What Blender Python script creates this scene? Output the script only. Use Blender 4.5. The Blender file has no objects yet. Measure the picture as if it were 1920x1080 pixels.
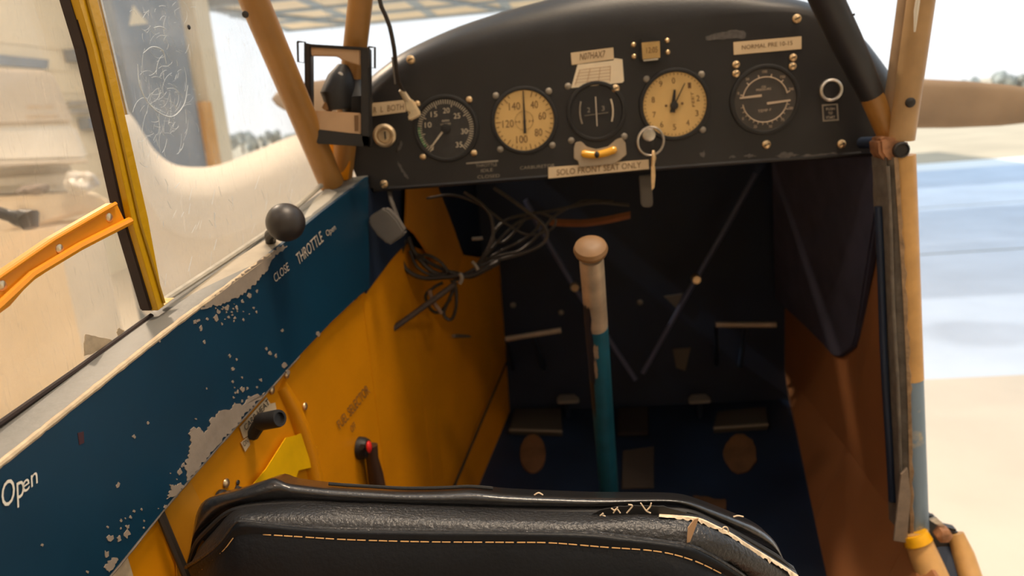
import bpy, bmesh, math, random
import numpy as np
from mathutils import Vector, noise as mnoise

random.seed(7)
scene = bpy.context.scene
COL = scene.collection

# ------------------------------------------------------------------ camera
F = 1400.0
CAM = np.array([-0.0506, -0.913, 1.60])
YAW, PITCH, ROLL = [math.radians(a) for a in (5.25, 13.2, 4.7)]
def _axes():
    fw = np.array([-math.sin(YAW)*math.cos(PITCH), math.cos(YAW)*math.cos(PITCH), -math.sin(PITCH)])
    r = np.array([math.cos(YAW), math.sin(YAW), 0.0]); u = np.cross(r, fw)
    return r*math.cos(ROLL)-u*math.sin(ROLL), u*math.cos(ROLL)+r*math.sin(ROLL), fw
AR, AU, AF = _axes()
cd = bpy.data.cameras.new('camera'); cam = bpy.data.objects.new('camera', cd); COL.objects.link(cam)
cd.sensor_width = 36.0; cd.lens = 36.0*F/1920.0; cd.clip_start = 0.02; cd.clip_end = 500
from mathutils import Matrix
m = Matrix(((AR[0], AU[0], -AF[0], CAM[0]), (AR[1], AU[1], -AF[1], CAM[1]), (AR[2], AU[2], -AF[2], CAM[2]), (0, 0, 0, 1)))
cam.matrix_world = m
cd.dof.use_dof = True; cd.dof.focus_distance = 0.52; cd.dof.aperture_fstop = 7.5
scene.camera = cam

# ------------------------------------------------------------------ world, light, exposure
w = bpy.data.worlds.new('world'); scene.world = w; w.use_nodes = True
nt = w.node_tree; nt.nodes.clear()
o_ = nt.nodes.new('ShaderNodeOutputWorld'); bg = nt.nodes.new('ShaderNodeBackground')
tc = nt.nodes.new('ShaderNodeTexCoord'); sx = nt.nodes.new('ShaderNodeSeparateXYZ'); rp = nt.nodes.new('ShaderNodeValToRGB')
rp.color_ramp.elements[0].position = 0.0; rp.color_ramp.elements[0].color = (1.0, 1.0, 1.0, 1)
rp.color_ramp.elements[1].position = 0.5; rp.color_ramp.elements[1].color = (0.66, 0.83, 1.0, 1)
nt.links.new(tc.outputs['Generated'], sx.inputs[0]); nt.links.new(sx.outputs['Z'], rp.inputs[0])
nt.links.new(rp.outputs[0], bg.inputs['Color']); nt.links.new(bg.outputs[0], o_.inputs['Surface'])
bg.inputs['Strength'].default_value = 1.2
ADDED_LAMP_POWER = 100.0
sd_ = bpy.data.lights.new('sun', 'SUN'); sd_.energy = 4.0; sd_.angle = math.radians(1.0); sd_.color = (1.0, 0.95, 0.86)
so_ = bpy.data.objects.new('sun', sd_); COL.objects.link(so_); so_.rotation_euler = Vector((0.74, 0.08, -0.67)).to_track_quat('-Z', 'Y').to_euler()
scene.view_settings.view_transform = 'Standard'; scene.view_settings.look = 'None'
scene.view_settings.gamma = 1.0; scene.view_settings.use_curve_mapping = False
scene.view_settings.exposure = 0.0

# ------------------------------------------------------------------ pixel to place
def ray(x, y): return AR*(x-960)/F + AU*(540-y)/F + AF
def PY(x, y, Y=0.0):                     # on the plane y = Y
    d = ray(x, y); return CAM + d*(Y-CAM[1])/d[1]
def PX(x, y, X):
    d = ray(x, y); return CAM + d*(X-CAM[0])/d[0]
def PZ(x, y, Z):
    d = ray(x, y); return CAM + d*(Z-CAM[2])/d[2]
def DP(x, y, dep): return CAM + ray(x, y)*dep
WA = PY(690, 340, 0.0); _a = math.radians(8.0); WN = np.array([math.cos(_a), -math.sin(_a), 0.0])
def WL(x, y, off=0.0):                   # on the cabin's left wall, off metres inside it
    d = ray(x, y); return CAM + d*(((WA-CAM)@WN + off)/(d@WN))
def PAN(x, y, off=0.0): return PY(x, y, -off)     # instrument panel face
def PL3(a, b, c):                        # mapper for a plane through three points
    n = np.cross(b-a, c-a); n = n/np.linalg.norm(n)
    if n@(CAM-a) < 0: n = -n
    def f(x, y, off=0.0):
        d = ray(x, y); return CAM + d*(((a-CAM)@n + off)/(d@n))
    return f
def A(*v): return np.array(v, float)
def unit(v): return v/np.linalg.norm(v)

# ------------------------------------------------------------------ materials
def lin(r, g, b): return tuple((c/255/12.92 if c/255 <= .04045 else ((c/255+.055)/1.055)**2.4) for c in (r, g, b))
MATS = {}
def mat(name, col, rough=0.5, metal=0.0, var=0.0, scale=30.0, bump=0.0, bscale=80.0, col2=None, thr=(0.45, 0.6), detail=6.0, coat=0.0, spec=0.5):
    if name in MATS: return MATS[name]
    m = bpy.data.materials.new(name); m.use_nodes = True; MATS[name] = m
    t = m.node_tree; b = t.nodes['Principled BSDF']
    b.inputs['Roughness'].default_value = rough; b.inputs['Metallic'].default_value = metal
    b.inputs['Coat Weight'].default_value = coat; b.inputs['Specular IOR Level'].default_value = spec
    b.inputs['Base Color'].default_value = (*col, 1)
    tcn = t.nodes.new('ShaderNodeTexCoord')
    if var or col2:
        n = t.nodes.new('ShaderNodeTexNoise'); n.inputs['Scale'].default_value = scale; n.inputs['Detail'].default_value = detail
        t.links.new(tcn.outputs['Object'], n.inputs['Vector'])
        r = t.nodes.new('ShaderNodeValToRGB')
        c2 = col2 or tuple(min(1, c*(1+var)) for c in col); c1 = col if col2 else tuple(c*(1-var) for c in col)
        r.color_ramp.elements[0].position = thr[0] if col2 else .3; r.color_ramp.elements[1].position = thr[1] if col2 else .7
        r.color_ramp.elements[0].color = (*c1, 1); r.color_ramp.elements[1].color = (*c2, 1)
        t.links.new(n.outputs['Fac'], r.inputs[0]); t.links.new(r.outputs[0], b.inputs['Base Color'])
    if bump:
        n2 = t.nodes.new('ShaderNodeTexNoise'); n2.inputs['Scale'].default_value = bscale; n2.inputs['Detail'].default_value = 4
        t.links.new(tcn.outputs['Object'], n2.inputs['Vector'])
        bp = t.nodes.new('ShaderNodeBump'); bp.inputs['Strength'].default_value = bump; bp.inputs['Distance'].default_value = 0.002
        t.links.new(n2.outputs['Fac'], bp.inputs['Height']); t.links.new(bp.outputs[0], b.inputs['Normal'])
    return m
def emis(name, col, s):
    m = bpy.data.materials.new(name); m.use_nodes = True; b = m.node_tree.nodes['Principled BSDF']
    b.inputs['Emission Color'].default_value = (*col, 1); b.inputs['Emission Strength'].default_value = s; return m
def plexi(name, haze_lo, haze_hi, tint, scratch=0.0):
    m = bpy.data.materials.new(name); m.use_nodes = True; t = m.node_tree; t.nodes.clear()
    o = t.nodes.new('ShaderNodeOutputMaterial'); tr = t.nodes.new('ShaderNodeBsdfTransparent'); df = t.nodes.new('ShaderNodeBsdfDiffuse')
    tl = t.nodes.new('ShaderNodeBsdfTranslucent'); ad = t.nodes.new('ShaderNodeMixShader'); gl = t.nodes.new('ShaderNodeBsdfGlossy')
    gl.inputs['Roughness'].default_value = 0.08
    tr.inputs['Color'].default_value = (0.97, 0.98, 0.98, 1); df.inputs['Color'].default_value = (*tint, 1); tl.inputs['Color'].default_value = (*tint, 1)
    tcn = t.nodes.new('ShaderNodeTexCoord'); n = t.nodes.new('ShaderNodeTexNoise'); n.inputs['Scale'].default_value = 9; n.inputs['Detail'].default_value = 8; n.inputs['Distortion'].default_value = 1.2
    t.links.new(tcn.outputs['Object'], n.inputs['Vector'])
    mr = t.nodes.new('ShaderNodeMapRange'); mr.inputs[1].default_value = .35; mr.inputs[2].default_value = .75; mr.inputs[3].default_value = haze_lo; mr.inputs[4].default_value = haze_hi
    t.links.new(n.outputs['Fac'], mr.inputs[0]); fac = mr.outputs[0]
    if scratch:
        mp = t.nodes.new('ShaderNodeMapping'); mp.inputs['Scale'].default_value = (60, 60, 9); mp.inputs['Rotation'].default_value = (0.5, 0.2, 0)
        t.links.new(tcn.outputs['Object'], mp.inputs[0])
        n2 = t.nodes.new('ShaderNodeTexNoise'); n2.inputs['Scale'].default_value = 3; n2.inputs['Detail'].default_value = 5; n2.inputs['Distortion'].default_value = 2.5
        t.links.new(mp.outputs[0], n2.inputs['Vector'])
        m2 = t.nodes.new('ShaderNodeMapRange'); m2.inputs[1].default_value = .6; m2.inputs[2].default_value = .75; m2.inputs[3].default_value = 0; m2.inputs[4].default_value = scratch
        t.links.new(n2.outputs['Fac'], m2.inputs[0])
        a2 = t.nodes.new('ShaderNodeMath'); a2.operation = 'ADD'; t.links.new(mr.outputs[0], a2.inputs[0]); t.links.new(m2.outputs[0], a2.inputs[1]); fac = a2.outputs[0]
    t.links.new(df.outputs[0], ad.inputs[1]); t.links.new(tl.outputs[0], ad.inputs[2]); ad.inputs[0].default_value = 0.5
    mx = t.nodes.new('ShaderNodeMixShader'); t.links.new(fac, mx.inputs[0]); t.links.new(tr.outputs[0], mx.inputs[1]); t.links.new(ad.outputs[0], mx.inputs[2])
    mg = t.nodes.new('ShaderNodeMixShader'); mg.inputs[0].default_value = 0.03
    t.links.new(mx.outputs[0], mg.inputs[1]); t.links.new(gl.outputs[0], mg.inputs[2]); t.links.new(mg.outputs[0], o.inputs['Surface'])
    return m

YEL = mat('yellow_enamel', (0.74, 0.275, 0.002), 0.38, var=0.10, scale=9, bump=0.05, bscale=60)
YELP = mat('skylit_yellow_enamel', (0.52, 0.28, 0.001), 0.33, var=0.06, scale=14, bump=0.25, bscale=160)  # same enamel, turned olive: cool sky light put into the post's colour
YELB = mat('brighter_yellow', (0.90, 0.50, 0.005), 0.28, var=0.08, scale=40)
AMB = mat('amber_painted_tube', (0.34, 0.16, 0.035), 0.42, var=0.15, scale=25, bump=0.06)
TANP = mat('weathered_yellow_paint', (0.56, 0.31, 0.10), 0.5, var=0.18, scale=30, bump=0.1, bscale=120)
BLUE = mat('blue_enamel', (0.0015, 0.032, 0.066), 0.42, var=0.22, scale=7, bump=0.04)
NAVY = mat('navy_paint', (0.008, 0.019, 0.045), 0.55, var=0.25, scale=10)
NAVYC = mat('navy_cloth', (0.055, 0.056, 0.100), 0.9, var=0.2, scale=20, bump=0.2, bscale=300)
EDGE2 = mat('frayed_tan_fabric', (0.34, 0.22, 0.12), 0.85, var=0.35, scale=90, bump=0.5, bscale=260)
FIRE = mat('firewall_navy', (0.009, 0.018, 0.042), 0.6, var=0.2, scale=10)
BARE = mat('bare_grey_primer', (0.29, 0.23, 0.175), 0.6, var=0.12, scale=60, bump=0.15, bscale=200)
SILL = mat('weathered_grey_sill', (0.155, 0.152, 0.138), 0.5, var=0.12, scale=25, col2=None, bump=0.15, bscale=120)
SILL_LIT = mat('lit_cream_sill', (0.34, 0.285, 0.205), 0.55, var=0.18, scale=30, bump=0.2, bscale=90)
EDGE = mat('worn_edge', (0.55, 0.42, 0.27), 0.6, var=0.2, scale=120)
BLK = mat('panel_black', (0.013, 0.012, 0.013), 0.42, var=0.15, scale=30, bump=0.06, bscale=250)
RUB = mat('black_rubber', (0.012, 0.011, 0.011), 0.55, var=0.2, scale=60)
SEAL = mat('dark_window_seal', (0.025, 0.012, 0.008), 0.7, var=0.2, scale=80)
GAUGE = mat('gauge_black', (0.030, 0.028, 0.027), 0.5, var=0.2, scale=90)
CREAM = mat('cream_dial', (0.68, 0.435, 0.16), 0.5, var=0.05, scale=40)
TAPE = mat('label_tape', (0.70, 0.53, 0.33), 0.45, var=0.05, scale=60)
PAPER = mat('cream_paper', (0.82, 0.68, 0.48), 0.7, var=0.06, scale=50)
INK = mat('black_ink', (0.03, 0.025, 0.02), 0.7)
INKB = mat('brown_ink', (0.16, 0.08, 0.03), 0.7)
FADED = mat('faded_white_paint', (0.55, 0.46, 0.36), 0.6)
WHITEP = mat('white_lettering', (0.80, 0.74, 0.62), 0.6)
BRASS = mat('brass_screw', (0.78, 0.56, 0.32), 0.32, 0.9, var=0.15, scale=200)
STEEL = mat('steel', (0.60, 0.55, 0.48), 0.35, 0.9, var=0.15, scale=120)
GREYM = mat('grey_metal', (0.30, 0.26, 0.21), 0.5, 0.4, var=0.15, scale=80)
DKM = mat('dark_metal', (0.03, 0.027, 0.025), 0.45, 0.3, var=0.2, scale=60)
RED = mat('red_dot', (0.75, 0.02, 0.02), 0.4)
GREEN = mat('green_arc', (0.10, 0.35, 0.12), 0.5)
AMBG = mat('amber_fluid', (0.85, 0.42, 0.03), 0.15, coat=0.5)
WOOD = mat('turned_wood', (0.27, 0.145, 0.06), 0.48, var=0.3, scale=25, coat=0.0)
GRIP = mat('worn_bare_tube', (0.55, 0.43, 0.30), 0.4, 0.3, var=0.25, scale=40)
STKB = mat('stick_blue', (0.010, 0.13, 0.20), 0.35, var=0.25, scale=25, coat=0.3)
VIN = mat('black_vinyl', (0.010, 0.0105, 0.012), 0.33, var=0.2, scale=30, bump=0.25, bscale=330, spec=0.6)
VINB = mat('matte_black_vinyl', (0.0055, 0.0065, 0.0085), 0.45, var=0.2, scale=30, bump=0.2, bscale=330, spec=0.22)
VINR = mat('glossy_black_vinyl', (0.012, 0.0115, 0.012), 0.36, var=0.2, scale=30, bump=0.3, bscale=330, spec=0.7, coat=0.6)
VIN2 = mat('grained_black_vinyl', (0.016, 0.0155, 0.016), 0.34, var=0.2, scale=30, bump=0.5, bscale=420, spec=0.6)
THREAD = mat('tan_thread', (0.62, 0.36, 0.14), 0.8)
FRAY = mat('frayed_backing', (0.75, 0.60, 0.42), 0.9, var=0.25, scale=200, bump=0.4, bscale=400)
CARD = mat('tan_card', (0.50, 0.31, 0.17), 0.6, var=0.08, scale=30)
CABLE = mat('grey_cable', (0.07, 0.058, 0.048), 0.5, var=0.2, scale=60)
CABD = mat('dark_cable', (0.03, 0.022, 0.016), 0.55)
RUST = mat('rusty_steel', (0.36, 0.17, 0.08), 0.65, 0.3, var=0.35, scale=120, bump=0.4, bscale=200)
FELT = mat('grey_weatherstrip', (0.14, 0.115, 0.09), 0.85, var=0.3, scale=60, bump=0.5, bscale=200)
BGREY = mat('worn_blue_grey_paint', (0.17, 0.24, 0.31), 0.42, var=0.2, scale=40, col2=(0.50, 0.40, 0.24), thr=(0.60, 0.72))
PROP = mat('propeller_brown', (0.30, 0.22, 0.15), 0.35, var=0.15, scale=8)
LEATH = mat('brown_leather', (0.25, 0.09, 0.03), 0.6, var=0.2, scale=40)
HWALL = mat('hangar_cream_siding', (0.80, 0.68, 0.49), 0.8, var=0.04, scale=2)
HBLUE = mat('hangar_blue_grey_steel', (0.16, 0.21, 0.27), 0.6, var=0.10, scale=3)
HFRAME = mat('door_frame_steel', (0.34, 0.40, 0.46), 0.6, var=0.1, scale=3)
HPANEL = mat('hangar_tan_panel', (0.90, 0.74, 0.54), 0.75, var=0.08, scale=2)
HFLOOR = mat('hangar_concrete', (0.64, 0.56, 0.45), 0.55, var=0.08, scale=1.3, bump=0.05)
APRON = mat('skylit_concrete', (0.60, 0.68, 0.80), 0.7, var=0.08, scale=1.6)  # blue of the sky-lit shade put into the concrete colour
SAND = mat('dry_field', (0.58, 0.46, 0.31), 0.9, var=0.12, scale=0.6)
SUNBAND = mat('sunlit_white', (0.92, 0.92, 0.90), 0.7)
ORG = mat('orange_post', (0.70, 0.33, 0.06), 0.6, var=0.1, scale=4)
CRM = mat('cream_aircraft_paint', (0.62, 0.55, 0.46), 0.7, var=0.05, scale=3)
WHT = mat('white_aircraft_paint', (0.80, 0.77, 0.70), 0.35, var=0.05, scale=3)
LEAF = mat('hazed_leaves', (0.30, 0.31, 0.28), 0.9, var=0.4, scale=2.5)  # pale grey: aerial haze and bloom put into the leaf colour
BARK = mat('tree_bark', (0.10, 0.07, 0.05), 0.9, var=0.2, scale=4)
PLAS = mat('crumpled_plastic', (0.62, 0.58, 0.52), 0.2, var=0.35, scale=25)
PANE1 = plexi('dusty_plexiglass', 0.05, 0.22, (0.72, 0.68, 0.62), 0.15)
PANE2 = plexi('scratched_plexiglass', 0.03, 0.15, (0.85, 0.87, 0.90), 0.22)
PANE3 = plexi('clear_windscreen', 0.02, 0.06, (0.85, 0.88, 0.92), 0.06)

# ------------------------------------------------------------------ mesh building
ORIGIN = {}
class MB:
    def __init__(s): s.v = []; s.f = []
    def add(s, vs, fs):
        n = len(s.v); s.v += [np.array(p, float) for p in vs]; s.f += [tuple(i+n for i in f) for f in fs]; return s
    def grid(s, rows, closed=False, cap=False):
        nr, nc = len(rows), len(rows[0]); vs = [p for r in rows for p in r]; fs = []
        for i in range(nr-1):
            for j in range(nc if closed else nc-1):
                k = (j+1) % nc; fs.append((i*nc+j, i*nc+k, (i+1)*nc+k, (i+1)*nc+j))
        if cap: fs += [tuple(range(nc))[::-1], tuple((nr-1)*nc+j for j in range(nc))]
        return s.add(vs, fs)
    def tube(s, pts, r, n=10, cap=True, squash=None):
        pts = [np.array(p, float) for p in pts]; rs = r if hasattr(r, '__len__') else [r]*len(pts)
        t0 = unit(pts[1]-pts[0]); up = A(0, 0, 1) if abs(t0[2]) < .9 else A(1, 0, 0)
        u = unit(np.cross(t0, up)); rows = []
        for i, p in enumerate(pts):
            t = unit(pts[min(i+1, len(pts)-1)]-pts[max(i-1, 0)]); u = unit(u-t*(u@t)); v = np.cross(t, u)
            rows.append([p+rs[i]*(math.cos(a)*u+math.sin(a)*v) for a in [2*math.pi*k/n for k in range(n)]])
        return s.grid(rows, True, cap)
    def lathe(s, prof, c, ax, n=32, sx=1.0):      # prof = [(radius, height along ax)]
        ax = unit(ax); h = unit(np.cross(A(0, 0, 1), ax)) if abs(ax[2]) < .95 else A(1, 0, 0); k = np.cross(ax, h)
        rows = [[c+ax*z+r*(math.cos(a)*h+math.sin(a)*k) for a in [2*math.pi*i/n for i in range(n)]] for r, z in prof]
        return s.grid(rows, True, True)
    def sphere(s, c, r, n=20, sc=(1, 1, 1)):
        rows = [[c+r*A(sc[0]*math.sin(t)*math.cos(a), sc[1]*math.sin(t)*math.sin(a), sc[2]*math.cos(t)) for a in [2*math.pi*i/n for i in range(n)]] for t in [math.pi*(.02+.96*j/(n//2)) for j in range(n//2+1)]]
        return s.grid(rows, True, True)
    def slab(s, pix, mp, t, off=0.0):               # a sheet or plate cut to an outline, t thick
        a = [mp(x, y, off) for x, y in pix]; nrm = None
        n = len(a); q = sum(a)/n
        nn = sum((np.cross(a[i]-q, a[(i+1) % n]-q) for i in range(n)), A(0, 0, 0)); nn = unit(nn)
        if nn@(CAM-q) < 0: a = a[::-1]; nn = -nn
        b = [p-nn*t for p in a]
        return s.add(a+b, [tuple(range(n)), tuple(range(2*n-1, n-1, -1))]+[(i, n+i, n+(i+1) % n, (i+1) % n) for i in range(n)])
    def box(s, lo, hi):
        x0, y0, z0 = lo; x1, y1, z1 = hi
        return s.add([(x0, y0, z0), (x1, y0, z0), (x1, y1, z0), (x0, y1, z0), (x0, y0, z1), (x1, y0, z1), (x1, y1, z1), (x0, y1, z1)],
                     [(0, 3, 2, 1), (4, 5, 6, 7), (0, 1, 5, 4), (1, 2, 6, 5), (2, 3, 7, 6), (3, 0, 4, 7)])
    def obox(s, c, u, v, w_):                       # oriented box with half axes
        vs = [c+i*u+j*v+k*w_ for k in (-1, 1) for j in (-1, 1) for i in (-1, 1)]
        return s.add(vs, [(0, 2, 3, 1), (4, 5, 7, 6), (0, 1, 5, 4), (2, 6, 7, 3), (0, 4, 6, 2), (1, 3, 7, 5)])
    def build(s, name, material, parent=None, smooth=35, bevel=0.0, label=None):
        V = np.array(s.v); org = A(V[:, 0].mean(), V[:, 1].mean(), V[:, 2].min())
        me = bpy.data.meshes.new(name); me.from_pydata([tuple(p-org) for p in V], [], s.f); me.validate()
        bm = bmesh.new(); bm.from_mesh(me); bmesh.ops.recalc_face_normals(bm, faces=bm.faces)
        if bevel: bmesh.ops.bevel(bm, geom=[e for e in bm.edges if e.is_manifold and e.calc_face_angle(0) > .6], offset=bevel, segments=2, affect='EDGES', clamp_overlap=True)
        bm.to_mesh(me); bm.free()
        if smooth:
            me.shade_smooth(); me.set_sharp_from_angle(angle=math.radians(smooth))
        ob = bpy.data.objects.new(name, me); COL.objects.link(ob); me.materials.append(material)
        if parent: ob.parent = parent; ob.location = Vector(org-ORIGIN[parent.name])
        else: ob.location = Vector(org)
        ORIGIN[ob.name] = org
        if label: ob['label'] = label
        return ob
def thing(name, base, label=None, cat=None, group=None, kind=None):
    o = bpy.data.objects.new(name, None); COL.objects.link(o); o.empty_display_size = .05
    o.location = Vector(base); ORIGIN[o.name] = np.array(base, float); return tag(o, label, cat, group, kind)
def upto(pts, z=2.08):                              # run a post on up to the wing root
    d = pts[0]-pts[1]; return [pts[0]+d*((z-pts[0][2])/d[2])]+pts
def tag(o, label=None, cat=None, group=None, kind=None):
    if label: o['label'] = label
    if cat: o['category'] = cat
    if group: o['group'] = group
    if kind: o['kind'] = kind
    return o
def crv(pts, n=40):                                 # smooth resample (Catmull-Rom, by length)
    P = np.array(pts, float); Q = np.vstack([2*P[0]-P[1], P, 2*P[-1]-P[-2]]); out = []
    for i in range(len(P)-1):
        p0, p1, p2, p3 = Q[i:i+4]
        for t in np.linspace(0, 1, 12, endpoint=False):
            out.append(.5*((2*p1)+(-p0+p2)*t+(2*p0-5*p1+4*p2-p3)*t*t+(-p0+3*p1-3*p2+p3)*t**3))
    out.append(P[-1]); out = np.array(out)
    L = np.concatenate([[0], np.cumsum(np.linalg.norm(np.diff(out, axis=0), axis=1))])
    s = np.linspace(0, L[-1], n); return np.stack([np.interp(s, L, out[:, k]) for k in range(out.shape[1])], 1)
def ragged(pix, amp, n=90, seed=0, keep=()):        # a chipped outline
    P = np.array(pix+[pix[0]], float); L = np.concatenate([[0], np.cumsum(np.linalg.norm(np.diff(P, axis=0), axis=1))])
    s = np.linspace(0, L[-1], n, endpoint=False); q = np.stack([np.interp(s, L, P[:, k]) for k in range(2)], 1); rng = random.Random(seed); out = []
    for i, p in enumerate(q):
        d = unit(q[(i+1) % n]-q[i-1]+1e-9); nrm = A(-d[1], d[0]); out.append(tuple(p+nrm*rng.uniform(-amp, amp)))
    return out
def text(name, s, mp, p0, p1, up, material, parent, off=0.0012, t=0.0006, spacing=1.0):
    """lettering: p0->p1 is the base line in the photo, up the height of a capital"""
    c = bpy.data.curves.new('t', 'FONT'); c.body = s; c.space_character = spacing; c.resolution_u = 3
    ob = bpy.data.objects.new('t', c); COL.objects.link(ob)
    bpy.context.view_layer.update()
    me = bpy.data.meshes.new_from_object(ob.evaluated_get(bpy.context.evaluated_depsgraph_get()))
    bpy.data.objects.remove(ob); bpy.data.curves.remove(c)
    V = np.array([v.co[:] for v in me.vertices]); x0, x1 = V[:, 0].min(), V[:, 0].max(); ch = 0.70
    p0, p1, up = A(*p0), A(*p1), A(*up); mb = MB(); vs = []
    for v in V:
        q = p0+(p1-p0)*(v[0]-x0)/(x1-x0)+up*v[1]/ch; vs.append(mp(q[0], q[1], off))
    mb.add(vs, [tuple(p.vertices) for p in me.polygons]); bpy.data.meshes.remove(me)
    return mb.build(name, material, parent, smooth=0)

# ================================================================== THE SETTING: hangar, apron, field
MB().box((-6, -12, -0.2), (-0.8, 12.2, 0)).build('floor', HFLOOR, smooth=0)['kind'] = 'structure'
def ground_strip(name, y0, y1, x0, x1, mt, z=0.0):
    o = MB().box((x0, y0, -0.2), (x1, y1, z)).build(name, mt, smooth=0); o['kind'] = 'structure'; return o
ground_strip('hangar_floor_slab', -12, 3.1, -.8, 16, HFLOOR)
ground_strip('apron', 3.1, 12.2, -.8, 60, APRON)
ground_strip('apron_outer', 12.2, 13.0, -60, 60, APRON)
ground_strip('sunlit_band', 13.0, 14.2, -60, 60, SUNBAND)  # near-white strip: sunlight beyond the shade put into the colour
ground_strip('dry_field', 14.2, 260, -180, 180, SAND)
for i, yy in enumerate((6.2, 8.9)):
    MB().box((-.8, yy, 0.0), (30, yy+.03, .004)).build('apron_joint', mat('joint_tar', (0.35, 0.38, 0.38), .8), smooth=0)['kind'] = 'structure'
hw = thing('wall_hangar', (-6.1, 0, 0), kind='structure')
MB().box((-6.25, -12, 0), (-6.0, 12, 6)).build('wall_sheet', HWALL, hw, smooth=0)
for z in [0.25*k for k in range(2, 12)]:
    MB().box((-6.0, 1.5, z), (-5.985, 9.6, z+.03)).build('siding_lap', HWALL, hw, smooth=0)
MB().slab([(-60, 96), (92, 112), (90, 129), (-60, 116)], lambda x, y, o: PX(x, y, -5.9), .12).build('wall_beam', HBLUE, hw, smooth=0)
MB().slab([(130, 190), (172, 188), (172, 195), (130, 197)], lambda x, y, o: PX(x, y, -5.9), .06).build('wall_rail', mat('grey_rail', (.3, .29, .27), .6), hw, smooth=0)
MB().slab([(132, 205), (174, 203), (174, 211), (132, 213)], lambda x, y, o: PX(x, y, -5.9), .06).build('wall_rail', MATS['grey_rail'], hw, smooth=0)
MB().box((-6.25, -12.2, 0), (14, -12, 6)).build('wall_hangar_back', HWALL, smooth=0)['kind'] = 'structure'
MB().box((14, -12.2, 0), (14.2, 1.5, 6)).build('wall_hangar_right', HWALL, smooth=0)['kind'] = 'structure'
cl = thing('ceiling', (0, 0, 6), kind='structure')
SKYL = plexi('translucent_roof_sheet', 0.35, 0.5, (0.9, 0.92, 0.95))  # unseen roof sheets made translucent to add light from above
for k in range(12):
    y0 = -12.2+2.02*k; mt_ = SKYL if k % 3 == 1 or k == 6 else HWALL
    MB().box((-6.25, y0, 6), (3, y0+2.0, 6.05)).build('added_skylight' if mt_ is SKYL else 'roof_sheet', mt_, cl, smooth=0)
    if y0+2 < 2: MB().box((3, y0, 6), (14.2, y0+2.0, 6.05)).build('added_skylight' if mt_ is SKYL else 'roof_sheet', mt_, cl, smooth=0)
# dark steel door leaf standing against the left wall, its orange stop and the pale jamb
ya, yb = PX(238, 150, -5.8)[1], PX(362, 150, -5.8)[1]
dl = thing('door_1', (-5.8, (ya+yb)/2, 0), kind='structure')
MB().box((-5.99, ya, 0), (-5.8, yb, 5.2)).build('door_leaf', HBLUE, dl, bevel=.02)
for z0 in (2.75, 1.95): MB().box((-5.99, ya-.9, z0-.14), (-5.85, ya, z0)).build('door_rail', HBLUE, dl, smooth=0)
MB().slab([(250, 10), (278, 44), (243, 48)], lambda x, y, o: PX(x, y, -5.79), .01).build('gusset', HWALL, dl, smooth=0)
MB().box((-5.84, yb, 0), (-5.72, yb+.32, 2.15)).build('door_stop_post', ORG, smooth=0)['kind'] = 'structure'
MB().box((-6.0, yb+.33, 0), (-5.75, yb+.85, 6)).build('trim_1', HWALL, smooth=0)['kind'] = 'structure'
# folded overhead door: steel frame with tan panels
fd = thing('overhead_door', (-1.5, 14, 3.75), 'folded overhead hangar door of tan panels in blue-grey steel framing', 'hangar door')
XS = [-6.0, -4.4, -2.8, -1.2, 0.4, 2.0, 3.6]; YS = [11.9, 13.2, 14.5, 15.9]
for i in range(6):
    for j in range(3):
        MB().box((XS[i]+.08, YS[j]+.08, 3.735), (XS[i+1]-.08, YS[j+1]-.08, 3.77)).build('door_panel', HPANEL, fd, smooth=0)
for x in XS: MB().box((x-.1, 11.9, 3.72), (x+.1, 15.9, 3.90)).build('frame_rib', HFRAME, fd, smooth=0)
for y in YS: MB().box((-6.1, y-.1, 3.70), (3.7, y+.1, 3.92)).build('frame_beam', HFRAME, fd, smooth=0)
for j in range(3): MB().tube([A(XS[2*j], 11.9, 3.70), A(XS[2*j+1], 15.9, 3.70)], .05, 6).build('diagonal_brace', HFRAME, fd)
MB().box((-6.0, 11.7, 3.9), (3.7, 12.1, 6)).build('wall_header', HWALL, smooth=0)['kind'] = 'structure'
MB().box((3.55, 11.7, 0), (3.75, 12.1, 0.01)).build('threshold', HFLOOR, smooth=0)['kind'] = 'structure'

# unseen lamps added for warm light on the cockpit and left wall
BULB = emis('added_lamp_glow', (1, .72, .42), 8)
for i, (lx, ly) in enumerate([(-3.2, -3.4), (2.6, -3.6), (-3.4, 3.2)]):
    lt = thing('added_bell_lamp', (lx, ly, 5.3), 'bell-shaped unseen lamp added for warm light ' + ['behind the cockpit on the left', 'behind the cockpit on the right', 'beside the left wall ahead of the cockpit'][i], 'lamp', 'added unseen lamps')
    MB().lathe([(.05, .45), (.06, .30), (.16, .22), (.28, .02), (.29, 0), (.275, .02), (.14, .20), (.03, .28)], A(lx, ly, 5.3), A(0, 0, 1), 24).build('shade', GREYM, lt)
    MB().tube([A(lx, ly, 5.7), A(lx, ly, 6.0)], .012, 6).build('hanger_rod', DKM, lt)
    MB().lathe([(.02, .03), (.10, .04), (.12, .09), (.05, .18)], A(lx, ly, 5.3), A(0, 0, 1), 16).build('bulb', BULB, lt)
    ld = bpy.data.lights.new('added_light', 'AREA'); ld.shape = 'DISK'; ld.size = .5; ld.energy = ADDED_LAMP_POWER*(.45, .45, 3.0)[i]; ld.color = (1.0, 0.76, 0.54)
    lo = bpy.data.objects.new('added_light', ld); COL.objects.link(lo); lo.parent = lt; lo.location = (0, 0, -0.02)
lx, ly = 0.7, -0.35  # unseen flat lamp added for broad highlights on seat and panel
lt = thing('added_flat_lamp', (lx, ly, 5.3), 'wide flat unseen lamp added above the cockpit for seat and panel highlights', 'lamp')
MB().box((lx-.75, ly-.45, 5.3), (lx+.75, ly+.45, 5.38)).build('housing', GREYM, lt, bevel=.01)
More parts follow.
